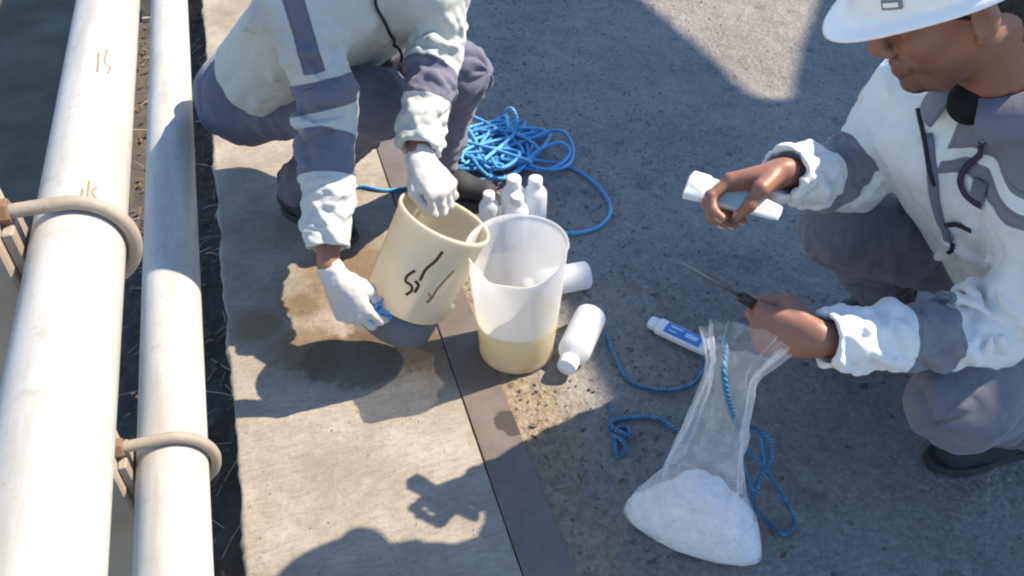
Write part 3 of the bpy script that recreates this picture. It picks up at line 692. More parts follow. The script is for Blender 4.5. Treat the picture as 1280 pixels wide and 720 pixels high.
V_.cut(q(0, 0, .003), (0, 0, -1), .3)
P, Q = V_.mesh(2); P = P + vnormals(P, Q) * (.0012 * vnoise(P, 60) + .0025 * vnoise(P, 22) + np.clip((P[:, 2] - .06) / .05, 0, 1) * (.007 * vnoise(P + 4, 38) + .003 * vnoise(P, 90)))[:, None]; P[:, 2] = np.maximum(P[:, 2], .003); mk('powder', P, Q, M['powder'], bag)
secs = [(.0015, .120, .026, 0), (.012, .124, .040, 0), (.035, .119, .058, 0), (.075, .106, .066, 0), (.115, .094, .062, .004), (.16, .080, .050, .002), (.21, .067, .040, -.002), (.27, .056, .031, -.002),
        (.33, .048, .026, 0), (.39, .041, .021, .002), (.44, .036, .018, .002), (.475, .040, .019, .004), (.51, .052, .024, .007), (.54, .062, .03, .009)]
zz = np.array([s[0] for s in secs]); zi = np.concatenate([np.linspace(.0015, .04, 8), np.linspace(.048, .54, 70)]); n = 96; V, F = [], []
for z in zi:
    hw, ht, off = (np.interp(z, zz, [s[k] for s in secs]) for k in (1, 2, 3)); grow = float(np.clip((.15 - z) / .08, 0, 1)); hw, ht = hw + .012 * grow, ht + .006 * grow; ru = np.clip((z - .12) / .2, 0, 1)
    for j in range(n):
        a = 2 * math.pi * j / n; rr = 1 + ru * (.11 * math.sin(9 * a + 7 * z + 1.2 * math.sin(3 * a)) + .07 * math.sin(17 * a + 20 * z))
        V.append(q((hw * math.copysign(abs(math.cos(a)) ** .8, math.cos(a))) * rr + off, ht * math.sin(a) * rr, z))
V = np.array(V)
for i in range(len(zi) - 1):
    for j in range(n): F.append((i * n + j, i * n + (j + 1) % n, (i + 1) * n + (j + 1) % n, (i + 1) * n + j))
F.append(tuple(reversed(range(n)))); V[:, :2] += (np.stack([vnoise(V, 26), vnoise(V + 7, 26)], 1) * .004) * np.clip(V[:, 2:3] / .1, .1, 1)
mk('film', V, F, M['film'], bag)

# ------------------------------------------------------------------ ropes
def rope(name, pts, r, mat, label, parent=None, step=.007, rs=.0):
    v, f, a_ = tube(spline(pts, step), r, 7); o = mk(name, v, f, mat, parent, attrs=a_)
    if parent is None: tag(o, label, 'rope')
    return o
g = np.random.default_rng(21); pts = [at(418, 246, .006), at(448, 233, .006), at(482, 238, .006), at(520, 232, .006), at(556, 214, .01)]
for i in range(58):
    a = i * 2.05 + g.normal(0, .8); rr = g.uniform(.3, 1.1); cx, cy = 612 + g.normal(0, 12), 188 + g.normal(0, 6)
    px, py = cx + rr * 70 * math.cos(a), cy - 3 + rr * 38 * math.sin(a)
    pts.append(at(px, py, .006 + .10 * g.uniform(.1, 1) * (1 - .7 * min(rr, 1))))
pts += [at(640, 170, .05), at(646, 150, .10), at(640, 136, .13), at(632, 140, .10), at(640, 165, .05), at(668, 172, .02), at(690, 164, .03), at(706, 166, .04), at(716, 184, .03), at(712, 204, .02), at(690, 212, .02), at(662, 206, .03), at(668, 192, .04),
        at(698, 178, .05), at(712, 190, .03), at(700, 205, .03), at(680, 212, .02), at(650, 208, .02), at(640, 196, .03), at(670, 200, .03), at(704, 206, .008), at(730, 218, .006), at(752, 238, .006), at(763, 262, .006), at(750, 282, .006), at(722, 291, .006), at(700, 290, .006)]
rope('rope_pile', pts, .0056, M['rope_b'], 'bright blue rope heaped in a tangle with one loose loop on the asphalt')
# knot tied round the bucket's base
kc = on_cylinder(476, 388, BO, BA, .10); g = np.random.default_rng(5)
kp = [kc + V3(*(np.clip(g.normal(0, 1, 3), -1.6, 1.6) * (.021, .014, .018))) for _ in range(34)]
rope('rope_knot', kp, .0042, M['rope_b'], None, bucket, .005)
ring_ = [BO - BA * .020 + (bx_ * math.cos(t) + by_ * math.sin(t)) * .0905 for t in np.linspace(0, 6.283, 40)]
# teal cord from the bare hand over the bag to loops on the ground, two loose ends towards the jug
zc = lambda y: max(.006, .27 * (655 - y) / 120)
pts = [at(758, 418, .005), at(766, 440, .005), at(783, 473, .005), at(812, 486, .005), at(846, 487, .005), at(872, 474, .005), at(880, 450, .03), at(892, 432, .25), at(903, 422, .46), at(907, 440, .49), at(905, 468, .475), at(911, 502, .42), at(924, 534, .34),
       at(945, 538, zc(538)), at(962, 548, zc(548)), at(964, 572, zc(572)), at(950, 598, zc(598)), at(944, 618, zc(618)), at(936, 600, zc(600)), at(925, 570, zc(570)), at(921, 545, zc(545)), at(934, 532, zc(532)), at(950, 545, zc(545)), at(955, 580, zc(580)),
       at(944, 612, zc(612)), at(940, 630, zc(630)), at(958, 650, zc(650)), at(978, 667, .006), at(993, 655, .006), at(984, 630, zc(630)), at(966, 600, zc(600)), at(948, 575, zc(575)), at(932, 560, zc(560)), at(930, 540, zc(540))]
rope('cord', pts, .0049, M['rope_t'], 'teal blue cord looped beside the powder bag and running up to the bare hand')
pts = [at(868, 548, .005), at(846, 537, .005), at(822, 523, .005), at(795, 521, .005), at(770, 525, .005), at(762, 531, .012), at(775, 540, .014), at(788, 545, .012), at(784, 534, .006), at(770, 536, .006), at(768, 553, .006), at(772, 570, .006), at(782, 560, .006), at(775, 548, .012), at(764, 541, .006), at(765, 520, .006), at(762, 505, .005)]
rope('cord', pts, .0049, M['rope_t'], 'short teal blue cord end curled on the asphalt left of the bag')

# ------------------------------------------------------------------ small white packs with labels
def pack(a, b, nrm, label, lab_mat, parent_name='sample_tube', w=.042, t=.026, wrapped=False):
    a, b = np.asarray(a), np.asarray(b); L = np.linalg.norm(b - a); x = unit(b - a); z = unit(np.asarray(nrm) - x * (np.asarray(nrm) @ x)); y = np.cross(z, x)
    root = empty(parent_name, a, label, 'tube')
    def sweep(stations, n=28):
        V, F = [], []
        for (s, hw, ht) in stations:
            for j in range(n):
                an = 2 * math.pi * j / n; c_, s_ = math.cos(an), math.sin(an)
                V.append(a + x * s + y * hw * math.copysign(abs(c_) ** .6, c_) + z * ht * math.copysign(abs(s_) ** .6, s_))
        for i in range(len(stations) - 1):
            for j in range(n): F.append((i * n + j, i * n + (j + 1) % n, (i + 1) * n + (j + 1) % n, (i + 1) * n + j))
        F += [tuple(reversed(range(n))), tuple(range((len(stations) - 1) * n, len(stations) * n))]; return V, F
    hw, ht = w / 2, t / 2
    if wrapped:
        V, F = sweep([(0, hw * .9, ht * 1.0), (.002, hw * 1.12, ht * 1.25), (.03, hw * 1.16, ht * 1.22), (.036, hw * 1.02, ht * 1.1), (.075, hw, ht), (.11, hw * .84, ht * .8), (L * .93, hw * .66, ht * .62), (L, hw * .55, ht * .4)]); V = np.array(V); V += .0022 * np.stack([vnoise(V + k_, 70) for k_ in (1, 5, 9)], 1); mk('body', V, F, M['pack'], root, smooth=False)
    else: V, F = sweep([(.022, hw * .8, ht * .8), (.024, hw * .98, ht * .95), (.03, hw, ht), (L * .55, hw, ht), (L * .86, hw * .96, ht * .9), (L * .97, hw * .9, ht * .6), (L, hw * .82, ht * .35)]); mk('body', V, F, M['pack'], root)
    if not wrapped: V, F = sweep([(0, hw * .62, ht * .7), (.003, hw * .74, ht * .85), (.020, hw * .8, ht * .9), (.0218, hw * .76, ht * .86)]); mk('cap', V, F, M['cap'], root)
    V, F = [], []; s0, s1 = (L * .28, L * .62) if wrapped else (L * .26, L * .80)
    for i, yy in enumerate(np.linspace(-.80, .80, 7)):
        zt = ht * (1 - abs(yy) ** 3.33) ** .3 + (.0022 if wrapped else .0006)
        for s in (s0, s1): V.append(a + x * s + y * hw * yy + z * zt)
    F = [(2 * i, 2 * i + 1, 2 * i + 3, 2 * i + 2) for i in range(6)]; lb = mk('label', V, F, lab_mat, root)
    for (u0, u1, y0, y1) in () if wrapped else ((.32, .50, .15, .42), (.32, .44, -.45, -.25), (.56, .74, -.30, .30)):
        zt = ht + .0011; mk('print', [a + x * L * u + y * hw * yy + z * zt for u, yy in ((u0, y0), (u1, y0), (u1, y1), (u0, y1))], [(0, 1, 2, 3)], M['ink'], lb, smooth=False)
    return root
pack(at(812, 402, .02), at(893, 440, .02), (0, -.25, 1), 'white plastic tube with blue label lying on the asphalt behind the powder bag', M['label_b'])
#@@PEOPLE
# ================================================================== PEOPLE
def lerp(a, b, t): return np.asarray(a) * (1 - t) + np.asarray(b) * t
CURL = dict(fist=((78, 95, 50), (82, 98, 52), (85, 98, 52), (86, 98, 50)), hold=((38, 52, 30), (42, 56, 32), (46, 60, 34), (52, 62, 34)),
            grip=((48, 62, 34), (50, 66, 36), (54, 68, 38), (58, 68, 38)), hook=((55, 75, 35), (58, 78, 38), (60, 80, 40), (62, 80, 40)), relaxed=((22, 32, 18), (26, 36, 20), (30, 40, 22), (34, 42, 24)))
def hand_points(side, curl, thumb=None, splay=(7, 2, -4, -9)):
    """local joints: x towards the fingers, z out of the back of the hand, thumb on +y (right hand)"""
    s = 1 if side == 'R' else -1; F = []
    base = [(.088, .0295, .002), (.092, .0095, .004), (.088, -.0105, .002), (.080, -.030, -.002)]
    lens = [(.043, .026, .021), (.047, .029, .022), (.043, .027, .022), (.034, .021, .020)]
    for b, l, c, sp in zip(base, lens, curl, splay):
        P = [np.array(b)]; a = 0
        for L, cc in zip(l, c):
            a += math.radians(cc); d = V3(math.cos(a) * math.cos(math.radians(sp)), math.cos(a) * math.sin(math.radians(sp)), -math.sin(a)); P.append(P[-1] + d * L)
        F.append([p * V3(1, s, 1) for p in P])
    t = thumb or [(.022, .026, -.014), (.055, .044, -.022), (.084, .043, -.030), (.106, .034, -.034)]
    F.append([np.array(p) * V3(1, s, 1) for p in t]); return F, s
def hand_mesh(W, Dd, N, side, curl, thumb=None, inflate=0.0, vs=.0019, fore=None, splay=(7, 2, -4, -9), stub=.055):
    Dd = unit(Dd); N = unit(np.asarray(N) - Dd * (np.asarray(N) @ Dd)); Yv = np.cross(N, Dd); F, s = hand_points(side, curl, thumb, splay)
    V_ = Vol((-.085, -.085, -.115), (.205, .085, .085), vs); i = inflate
    fl = V3(-.07, 0, 0)
    if fore is not None: fw = unit(np.asarray(fore) - np.asarray(W)); fl = V3(fw @ Dd, fw @ Yv, fw @ N) * stub
    for k, P in enumerate(F[:4]):
        r0 = (.0098, .0102, .0096, .0084)[k] + i
        V_.cone((.012, (.016, .006, -.006, -.016)[k] * s, 0), P[0], .0145 + i, .0125 + i, .014)
    V_.ball((.045, 0, -.006), (.048, .036, .014 + i), .014)
    V_.cone((.02, .02 * s, -.012), F[4][1], .017 + i, .0145 + i, .012)
    V_.cone((.018, -.022 * s, -.010), (.06, -.028 * s, -.010), .013 + i, .011 + i, .012)
    for k, P in enumerate(F):
        r0 = ((.0093, .0096, .0091, .0081, .0115)[k]) + i; rs = [r0 * 1.04, r0, r0 * .93, r0 * .80]
        for j in range(3): V_.cone(P[j], P[j + 1], rs[j], rs[j + 1], .0035 if j else .006)
        for j in (1, 2): V_.ball(P[j] + V3(0, 0, .0015), rs[j] * 1.05, .004)      # knuckles
    V_.cone(fl, (0, 0, 0), .0275 + i, .0255 + i, .012, flat=((0, 0, 1), .82)); V_.cone((0, 0, 0), (.015, 0, 0), .0255 + i, .0255 + i, .012, flat=((0, 0, 1), .8))
    P, Q = V_.mesh(1)
    nails = []
    if not inflate:
        for k, Pp in enumerate(F):
            d = unit(Pp[3] - Pp[2]); r = ((.0098, .0102, .0096, .0084, .0118)[k]) * .84; up = V3(0, 0, 1) if k < 4 else V3(.1, .75 * s, .65)
            n = unit(up - d * (up @ d)) if k < 4 or True else up
            # dorsal direction of a bent finger turns with it
            if k < 4: n = unit(np.cross(d, np.cross(V3(1, 0, 0) * .0 + unit(Pp[1] - Pp[0]) * .0 + V3(0, 1, 0), d))); n = unit(np.cross(V3(0, 1, 0), d)) * (1 if np.cross(V3(0, 1, 0), d)[0] > 0 or d[0] > 0 else 1)
            if k < 4: n = -unit(np.cross(d, V3(0, 1, 0))) if (-unit(np.cross(d, V3(0, 1, 0)))) @ (Pp[2] - (Pp[0] + Pp[3]) / 2) > 0 else unit(np.cross(d, V3(0, 1, 0)))
            sd = np.cross(n, d); c = Pp[3] - d * .0015; nv, nf = [], []
            for u in np.linspace(-1, 1, 5):
                for w_ in np.linspace(-1, 1, 5): nv.append(c + d * u * .0062 + sd * w_ * r * .72 + n * (r * (1 - .30 * w_ * w_) + .0003 - .0016 * max(0, u) ** 2))
            nf = [(a * 5 + b, a * 5 + b + 1, a * 5 + b + 6, a * 5 + b + 5) for a in range(4) for b in range(4)]
            nails.append((xf(nv, W, Dd, Yv, N), nf))
    return xf(P, W, Dd, Yv, N), Q, nails, (Dd, Yv, N)
def head_mesh(C, fwd, up, neck_base, vs=.0026):
    x = unit(fwd); z = unit(np.asarray(up) - x * (np.asarray(up) @ x)); y = np.cross(z, x)
    V_ = Vol((-.15, -.11, -.26), (.15, .11, .16), vs)
    V_.ball((-.008, 0, .038), (.096, .076, .090), .02); V_.ball((.030, 0, -.035), (.064, .060, .082), .025)
    for s in (1, -1):
        V_.cone((-.008, .054 * s, -.045), (.050, .026 * s, -.104), .022, .020, .022)
        V_.ball((.060, .040 * s, -.026), (.026, .022, .022), .018)
        V_.ball((.0865, .031 * s, -.002), (.014, .017, .012), .010, 'sub')
        V_.ball((.0745, .031 * s, -.003), .0125, .003)
        V_.cone((.088, .012 * s, .018), (.074, .048 * s, .018), .010, .009, .012)
        V_.ball((.101, .0125 * s, -.041), (.010, .008, .008), .005); V_.ball((.106, .007 * s, -.0475), .0035, .002, 'sub')
        V_.cone((.097, .0, -.064), (.086, .023 * s, -.067), .0082, .004, .005); V_.cone((.096, .0, -.078), (.086, .019 * s, -.076), .0090, .004, .005)
        V_.ball((-.012, .079 * s, -.010), (.019, .0085, .032), .006, fr=((.97, .25 * s, 0), (-.25 * s, .97, 0), (0, 0, 1)))
        V_.ball((-.004, .087 * s, -.008), (.010, .006, .020), .005, 'sub')
        V_.ball((-.004, .078 * s, -.038), (.009, .006, .010), .005)
    V_.cone((.060, 0, -.096), (.082, 0, -.105), .022, .0185, .018)
    V_.cone((.092, 0, .014), (.112, 0, -.030), .0085, .0125, .010); V_.ball((.113, 0, -.033), .0128, .006)
    nb = np.asarray(neck_base) - np.asarray(C); nl = V3(nb @ x, nb @ y, nb @ z)
    V_.cone((-.030, 0, -.055), nl, .054, .060, .025)
    P, Q = V_.mesh(1); loc = P.copy(); return xf(P, C, x, y, z), Q, (x, y, z), loc
def helmet(person, C, x, y, z, with_slot=True):
    """hard hat: ridged dome, brim with a longer peak, inner band, accessory slots"""
    n, rows = 72, 22; V, F = [], []; c = V3(0, 0, .035)
    def dome(t, a, off=0.0):
        ca, sa = math.cos(a), math.sin(a); rx, ry, rz = .128 + off, .106 + off, .118 + off
        th = t * math.pi / 2; rg = 1 + .030 * math.exp(-(sa * 1.0 * math.cos(th)) ** 2 / .006) * math.sin(th) ** 2 * 1.0
        e = .86
        return c + V3(rx * ca * math.cos(th) ** e, ry * sa * math.cos(th) ** e, rz * math.sin(th) ** 1.0 * rg)
    prof = []
    for i in range(rows):
        t = 1 - i / (rows - 1)
        for j in range(n): V.append(dome(min(t, .995), 2 * math.pi * j / n))
    for (ext, dz) in ((.007, -.003), (.013, -.007), (.0142, -.0105), (.0125, -.0115), (.004, -.008), (-.004, -.004)):
        for j in range(n):
            a = 2 * math.pi * j / n; pk = 1 + 2.3 * max(0, math.cos(a)) ** 3; p = dome(0, a); d = unit(V3(p[0] - c[0], p[1] - c[1], 0)); V.append(p + d * ext * (pk if ext > .005 else 1) + V3(0, 0, dz - .014 * max(0, math.cos(a)) ** 4 * (ext > .005)))
    for i in range(1, rows):
        t = i / (rows - 1)
        for j in range(n): V.append(dome(min(t, .99), 2 * math.pi * j / n, -.004))
    m = len(V) // n
    for i in range(m - 1):
        for j in range(n): F.append((i * n + j, i * n + (j + 1) % n, (i + 1) * n + (j + 1) % n, (i + 1) * n + j))
    F.append(tuple(reversed(range(n)))); F.append(tuple(range((m - 1) * n, m * n)))
    F = [tuple(reversed(f_)) for f_ in F]
    h = mk('helmet', xf(V, C, x, y, z), F, M['helmet'], person); h['label'] = 'white hard hat'
    band = []
    for j in range(49):
        a = 2 * math.pi * j / 48; band.append(V3(.106 * math.cos(a) - .006, .088 * math.sin(a), .030))
    bn = [unit(V3(p[0], p[1], 0)) for p in band]; v, f = ribbon(band, bn, .03, .002); mk('head_band', xf(v, C, x, y, z), f, M['helmet_in'], h)
    if with_slot:
        for s in (1, -1):
            a0 = math.radians(46) * s; pts = [dome(.10, a0 + da) for da in (-.115, 0, .115)]; nn = unit(pts[1] - c)
            v, f = ribbon(spline(pts, .01), nn, .013, .0035); mk('accessory_slot', xf(v, C, x, y, z), f, M['slot'], h, smooth=False)
            v, f = ribbon(spline([p + nn * .0037 + (pts[2] - pts[0]) * .0 for p in (lerp(pts[0], pts[1], .25), pts[1], lerp(pts[2], pts[1], .25))], .01), nn, .006, .0006); mk('slot_opening', xf(v, C, x, y, z), f, M['helmet'], h, smooth=False)
    return h
def body_chunk(J, vs=.009):
    """slim body under the clothes"""
    K = np.array(list(J.values())); V_ = Vol(K.min(0) - .2, K.max(0) + .2, vs)
    for s in 'LR':
        V_.cone(J['hip' + s], J['kn' + s], .070, .052, .03); V_.cone(J['kn' + s], J['an' + s], .050, .034, .02)
        V_.cone(J['sh' + s], J['el' + s], .042, .036, .02); V_.cone(J['el' + s], J['wr' + s], .036, .024, .02)
        V_.cone(J['hip' + s], lerp(J['sh' + s], J['neck'], .35) - V3(0, 0, .05), .07, .058, .05)
    V_.cone(J['hipL'], J['hipR'], .09, .09, .04); V_.cone(J['shL'], J['shR'], .035, .035, .04); V_.cone(lerp(J['shL'], J['shR'], .5), J['neck'], .07, .055, .03)
    return V_.mesh(1)
def join(parts):
    V, F, o = [], [], 0
    for P, Q in parts: V.append(np.asarray(P)); F += [tuple(int(i) + o for i in q_) for q_ in Q]; o += len(P)
    return np.vstack(V), F
def shoe(person, ankle, toe_dir, name, laces=True, L=.275, heel_back=.075):
    """work shoe: upper, welted sole, laces"""
    x = unit(V3(toe_dir[0], toe_dir[1], 0)); y = V3(-x[1], x[0], 0); z = V3(0, 0, 1); O = V3(ankle[0], ankle[1], 0) - x * heel_back
    V_ = Vol((-.03, -.08, -.002), (L + .04, .08, .17), .0035)
    V_.cone((.045, 0, .06), (L * .55, .0, .055), .040, .041, .02); V_.cone((L * .5, 0, .050), (L - .045, .004, .042), .043, .036, .02, flat=((0, 0, 1), .85))
    V_.cone((.05, 0, .07), (.065, 0, .135), .040, .043, .02); V_.cone((.065, 0, .16), (.06, 0, .10), .034, .030, .01, 'sub')
    V_.cut((.1, 0, .022), (0, 0, -1), .3); V_.cut((.06, 0, .148), (.1, 0, 1), .07)
    P, Q = V_.mesh(1); up = mk(name, xf(P, O, x, y, z), Q, M['boot'], person)
    V, F, n = [], [], 40
    def outline(t):
        a = 2 * math.pi * t; cx = L / 2 + (L / 2 + .006) * math.cos(a); w = .047 + .007 * math.cos(a) - .010 * math.exp(-((cx - L * .42) / .06) ** 2)
        return cx, w * math.copysign(abs(math.sin(a)) ** .75, math.sin(a))
    for zz_, sc in ((.001, .965), (.004, 1), (.020, 1.0), (.026, .97)):
        for j in range(n): cx, cy = outline(j / n); V.append(((cx - L / 2) * sc + L / 2, cy * sc, zz_ + (.006 if cx > L * .85 and zz_ < .01 else 0)))
    for i in range(3):
        for j in range(n): F.append((i * n + j, i * n + (j + 1) % n, (i + 1) * n + (j + 1) % n, (i + 1) * n + j))
    F += [tuple(reversed(range(n))), tuple(range(3 * n, 4 * n))]; mk('sole', xf(V, O, x, y, z), F, M['sole'], up, smooth=False)
    if laces:
        for i in range(4):
            xc = L * .40 + i * .020; zt = .098 - i * .0055
            pts = [(xc - .004, -.026, zt - .014), (xc, -.012, zt - .002), (xc + .002, 0, zt), (xc, .012, zt - .002), (xc + .004, .026, zt - .014)]
            v, f, _ = tube(spline(pts, .006), .0026, 6); mk('lace', xf(v, O, x, y, z), f, M['lace'], up)
def limb_band(P, a, b, ra, t0, t1, reach=1.45):
    """signed distance into a band between two stations of a limb (positive inside)"""
    a, b = np.asarray(a), np.asarray(b); e = b - a; L = np.linalg.norm(e); e = e / L; s = (P - a) @ e; r = np.linalg.norm(P - a - np.outer(s, e), axis=1)
    return np.minimum(np.minimum(s - t0 * L, t1 * L - s), ra * reach - r)
def eyes(person, C, fr):
    x, y, z = fr
    for s in (1, -1):
        v, f = lathe([(.0004, -.0122), (.006, -.0108), (.0108, -.006), (.0122, 0), (.0108, .006), (.006, .0108), (.0004, .0122)], 16); mk('eye', xf(v * 1.03 + V3(.0745, .031 * s, -.003), C, x, y, z), f, M['eye'], person)
def hair(person, C, fr, low=-.06):
    x, y, z = fr; V_ = Vol((-.13, -.1, -.1), (.12, .1, .15), .004)
    V_.ball((-.010, 0, .040), (.1005, .0805, .0935), .01); V_.cone((-.055, 0, .02), (-.060, 0, low), .055, .045, .02)
    V_.ball((.085, 0, -.02), (.075, .12, .085), .01, 'sub'); V_.cut((-.01, 0, low + .0), (.35, 0, -1), .25)
    for s in (1, -1): V_.ball((-.010, .085 * s, -.012), (.026, .02, .038), .006, 'sub')
    P, Q = V_.mesh(1); P = P + vnormals(P, Q) * (.002 * vnoise(P, 160))[:, None]; mk('hair', xf(P, C, x, y, z), Q, M['hair'], person)

def raycast_pts(P, pix):
    """nearest point of the garment to each pixel's sight line, on the side facing the eye"""
    out = []
    for x, y in pix:
        d = unit(ray(x, y)); w = P - EYE; t = w @ d; dist = np.linalg.norm(w - np.outer(t, d), axis=1); ok = dist < .012
        out.append(P[ok][np.argmin(t[ok])] if ok.any() else P[np.argmin(dist)])
    return out
# ------------------------------------------------------------------ worker on the right: helmet, bare hands, squatting, facing the railing
R = dict(head=at(1196, -10, .985), neck=V3(1.045, .895, .83), shR=V3(1.03, 1.05, .745), shL=V3(1.13, .71, .735), elR=V3(1.01, 1.10, .53), wrR=at(978, 215, .64), elL=V3(1.045, .735, .455), wrL=at(1022, 424, .505),
         hipR=V3(1.42, 1.07, .27), hipL=V3(1.41, .85, .27), knR=at(1052, 282, .43), knL=at(1198, 502, .37), anR=V3(1.29, 1.17, .10), anL=at(1286, 522, .10))
pr = empty('person', (1.36, .95, 0), 'squatting worker in white helmet and pale jacket with grey panels, bare hands at work', 'person')
HF = unit(-RIGHT * .93 - V3(0, 0, 1) * .55 + _fh * .10); HU = unit(V3(0, 0, 1) - HF * HF[2])
hm, hq, hfr, hl = head_mesh(R['head'], HF, HU, lerp(R['neck'], lerp(R['shL'], R['shR'], .5), .35))
DL = unit(at(905, 402, .495) - R['wrL']); NL = unit(V3(-.10, -1, .45))
fist = [(.024, .026, -.012), (.052, .045, -.018), (.083, .042, -.021), (.108, .030, -.026)]
lh, lq, lnails, lfr = hand_mesh(R['wrL'], DL, NL, 'L', ((62, 88, 45), (72, 95, 48), (78, 96, 50), (82, 96, 48)), fist, fore=R['elL'])
DR = unit(at(890, 240, .60) - R['wrR']); NR = unit(V3(.10, .85, .55))
hold = [(.022, .026, -.014), (.046, .046, -.034), (.070, .040, -.054), (.092, .022, -.062)]
rh, rq, rnails, rfr = hand_mesh(R['wrR'], DR, NR, 'R', ((28, 55, 40), (32, 58, 42), (38, 60, 42), (44, 62, 40)), hold, fore=R['elR'])
def face_attrs(hl, n0, n1):
    st = np.clip((-.050 - hl[:, 2]) / .025, 0, 1) * np.clip((hl[:, 0] + .005) / .04, 0, 1) * np.clip((.145 + hl[:, 2]) / .02, 0, 1); li = .7 * np.exp(-((hl[:, 2] + .071) / .010) ** 4) * (hl[:, 0] > .078) * np.exp(-(hl[:, 1] / .024) ** 4)
    st = st * (1 - li); z0, z1 = np.zeros(n0), np.zeros(n1); return dict(stubble=np.concatenate([z0, st, z1]), lips=np.concatenate([z0, li, z1]))
bc = body_chunk(R); bv_, bf_ = join([bc, (hm, hq), (lh, lq), (rh, rq)]); mk('body', bv_, bf_, M['skin'], pr, attrs=face_attrs(hl, len(bc[0]), len(lh) + len(rh)))
for nv, nf in lnails + rnails: mk('fingernail', nv, nf, M['nail'], pr)
hair(pr, R['head'], hfr, -.075)
V_ = Vol((.02, -.05, -.15), (.12, .05, -.06), .0025); V_.cone((.056, 0, -.113), (.078, 0, -.111), .018, .0165, .01); V_.ball((.045, 0, -.115), (.024, .026, .016), .01)
P, Q = V_.mesh(1); P = P + vnormals(P, Q) * (.0018 * vnoise(P, 260))[:, None]; mk('beard', xf(P, R['head'], *hfr), Q, M['hair'], pr)
helm = helmet(pr, R['head'] + hfr[2] * .004, *[v for v in (lambda x, y, z: (unit(x * .998 + z * .05), y, unit(z * .998 - x * .05)))(*hfr)])
# black undershirt at the open neck
V_ = Vol(R['neck'] - .14, R['neck'] + .12, .0035); nf = unit(V3(-1, -.15, .25)); V_.cone(R['neck'] + nf * .040 + V3(0, 0, .030), R['neck'] + nf * .062 - V3(0, 0, .025), .031, .036, .02)
P, Q = V_.mesh(1); mk('undershirt', P, Q, M['shirt'], pr)
# jacket
def jacket(J, lo, hi, cuffL, cuffR, seed, hem, bulge=.0, face=(0, -1, 0)):
    V_ = Vol(lo, hi, .004); g = lerp(J['hipL'], J['hipR'], .5); sm = lerp(J['shL'], J['shR'], .5)
    for s in 'LR':
        a_ = lerp(J['hip' + s], J['sh' + s], .12); b_ = lerp(J['sh' + s], sm, .42) - V3(0, 0, .035)
        V_.cone(a_, b_, .112, .108, .06)
        V_.cone(lerp(J['sh' + s], sm, .12), J['neck'] - V3(0, 0, .015), .066, .058, .04)
    V_.cone(lerp(g, sm, .18) + V3(0, 0, bulge), lerp(g, sm, .80) + V3(0, 0, bulge), .12 + bulge, .118, .05)
    for s, cuff in (('L', cuffL), ('R', cuffR)):
        sh, el, wr = J['sh' + s], J['el' + s], J['wr' + s]; cu = lerp(el, wr, cuff); ext = lerp(el, wr, cuff + .10)
        V_.cone(sh, el, .070, .057, .03); V_.cone(el, ext, .058, .046, .02)
        V_.folds(sh, el, .067, .058, 20, seed + (s == 'L'), (.006, .013), .007, .7, (1.0, 2.6)); V_.folds(el, cu, .058, .047, 22, seed + 5 + (s == 'L'), (.005, .011), .006, .8, (1.0, 2.8))
        V_.folds(lerp(sh, el, .75), lerp(el, cu, .3), .060, .058, 10, seed + 9 + (s == 'L'), (.007, .013), .006, .3, (1.6, 3.0))
        V_.cut(cu, wr - el, .115); V_.cone(lerp(el, wr, cuff - .14), lerp(el, wr, cuff + .3), .033, .042, .005, 'sub')
        e_ = unit(wr - el); u_ = unit(np.cross(e_, (.2, .3, .9))); w_ = np.cross(e_, u_)
    for i in range(16):
        gg = np.random.default_rng(seed * 31 + i); t0 = gg.uniform(.15, .9); y0 = gg.uniform(-.1, 1.1)
        base = lerp(lerp(J['hipL'], J['hipR'], y0), lerp(J['shL'], J['shR'], y0), t0); out = unit(np.asarray(face) + gg.normal(0, .5, 3)) * .125
        d = unit(gg.normal(0, 1, 3) * V3(1, 1, .8)) * gg.uniform(.04, .09); d = d - unit(out) * (d @ unit(out)); V_.cone(base + out - d, base + out, .001, .005, .025); V_.cone(base + out, base + out + d, .005, .001, .025)
    V_.cut(hem[0], hem[1], .34)
    P, Q = V_.mesh(1); segs = [(g, sm, .13, 3.0, 3.2, .3)]
    for s in 'LR': segs += [(lerp(J['sh' + s], J['el' + s], .15), J['el' + s], .065, 24, 1.1, .7), (J['el' + s], J['wr' + s], .052, 30, 1.1, -.8)]
    return crumple(P, Q, segs, .0085), Q
hem_n = unit(lerp(R['hipL'], R['hipR'], .5) - lerp(R['shL'], R['shR'], .5)); hem_c = lerp(R['hipL'], R['hipR'], .5) + hem_n * -.02
P, Q = jacket(R, (.74, .50, .10), (1.62, 1.34, .92), .97, 1.0, 11, (hem_c, hem_n), .012, face=(-.8, -.5, .2))
tz = (P - lerp(R['hipL'], R['hipR'], .5)) @ (-hem_n)                    # along the torso
arm = np.maximum(limb_band(P, R['elL'], R['wrL'], .06, .30, .54), limb_band(P, R['elR'], R['wrR'], .06, .30, .50))
def near_arm(P, J):
    d = np.full(len(P), 9.0)
    for s in 'LR':
        for a_, b_ in ((lerp(J['sh' + s], J['el' + s], .35), J['el' + s]), (J['el' + s], J['wr' + s])):
            e = b_ - a_; t = np.clip((P - a_) @ e / (e @ e), 0, 1); d = np.minimum(d, np.linalg.norm(P - a_ - t[:, None] * e, axis=1))
    return d
na = near_arm(P, R); e_ = R['elR'] - R['shR']; t_ = np.clip((P - R['shR']) @ e_ / (e_ @ e_), 0, 1); body_ = (na > .084) & (np.linalg.norm(P - R['shR'] - t_[:, None] * e_, axis=1) > .108)
tp = [(p - lerp(R['hipL'], R['hipR'], .5)) @ (-hem_n) for p in raycast_pts(P, [(1235, 150), (1235, 202), (1235, 234), (1235, 270)])]; print('chest', tp)
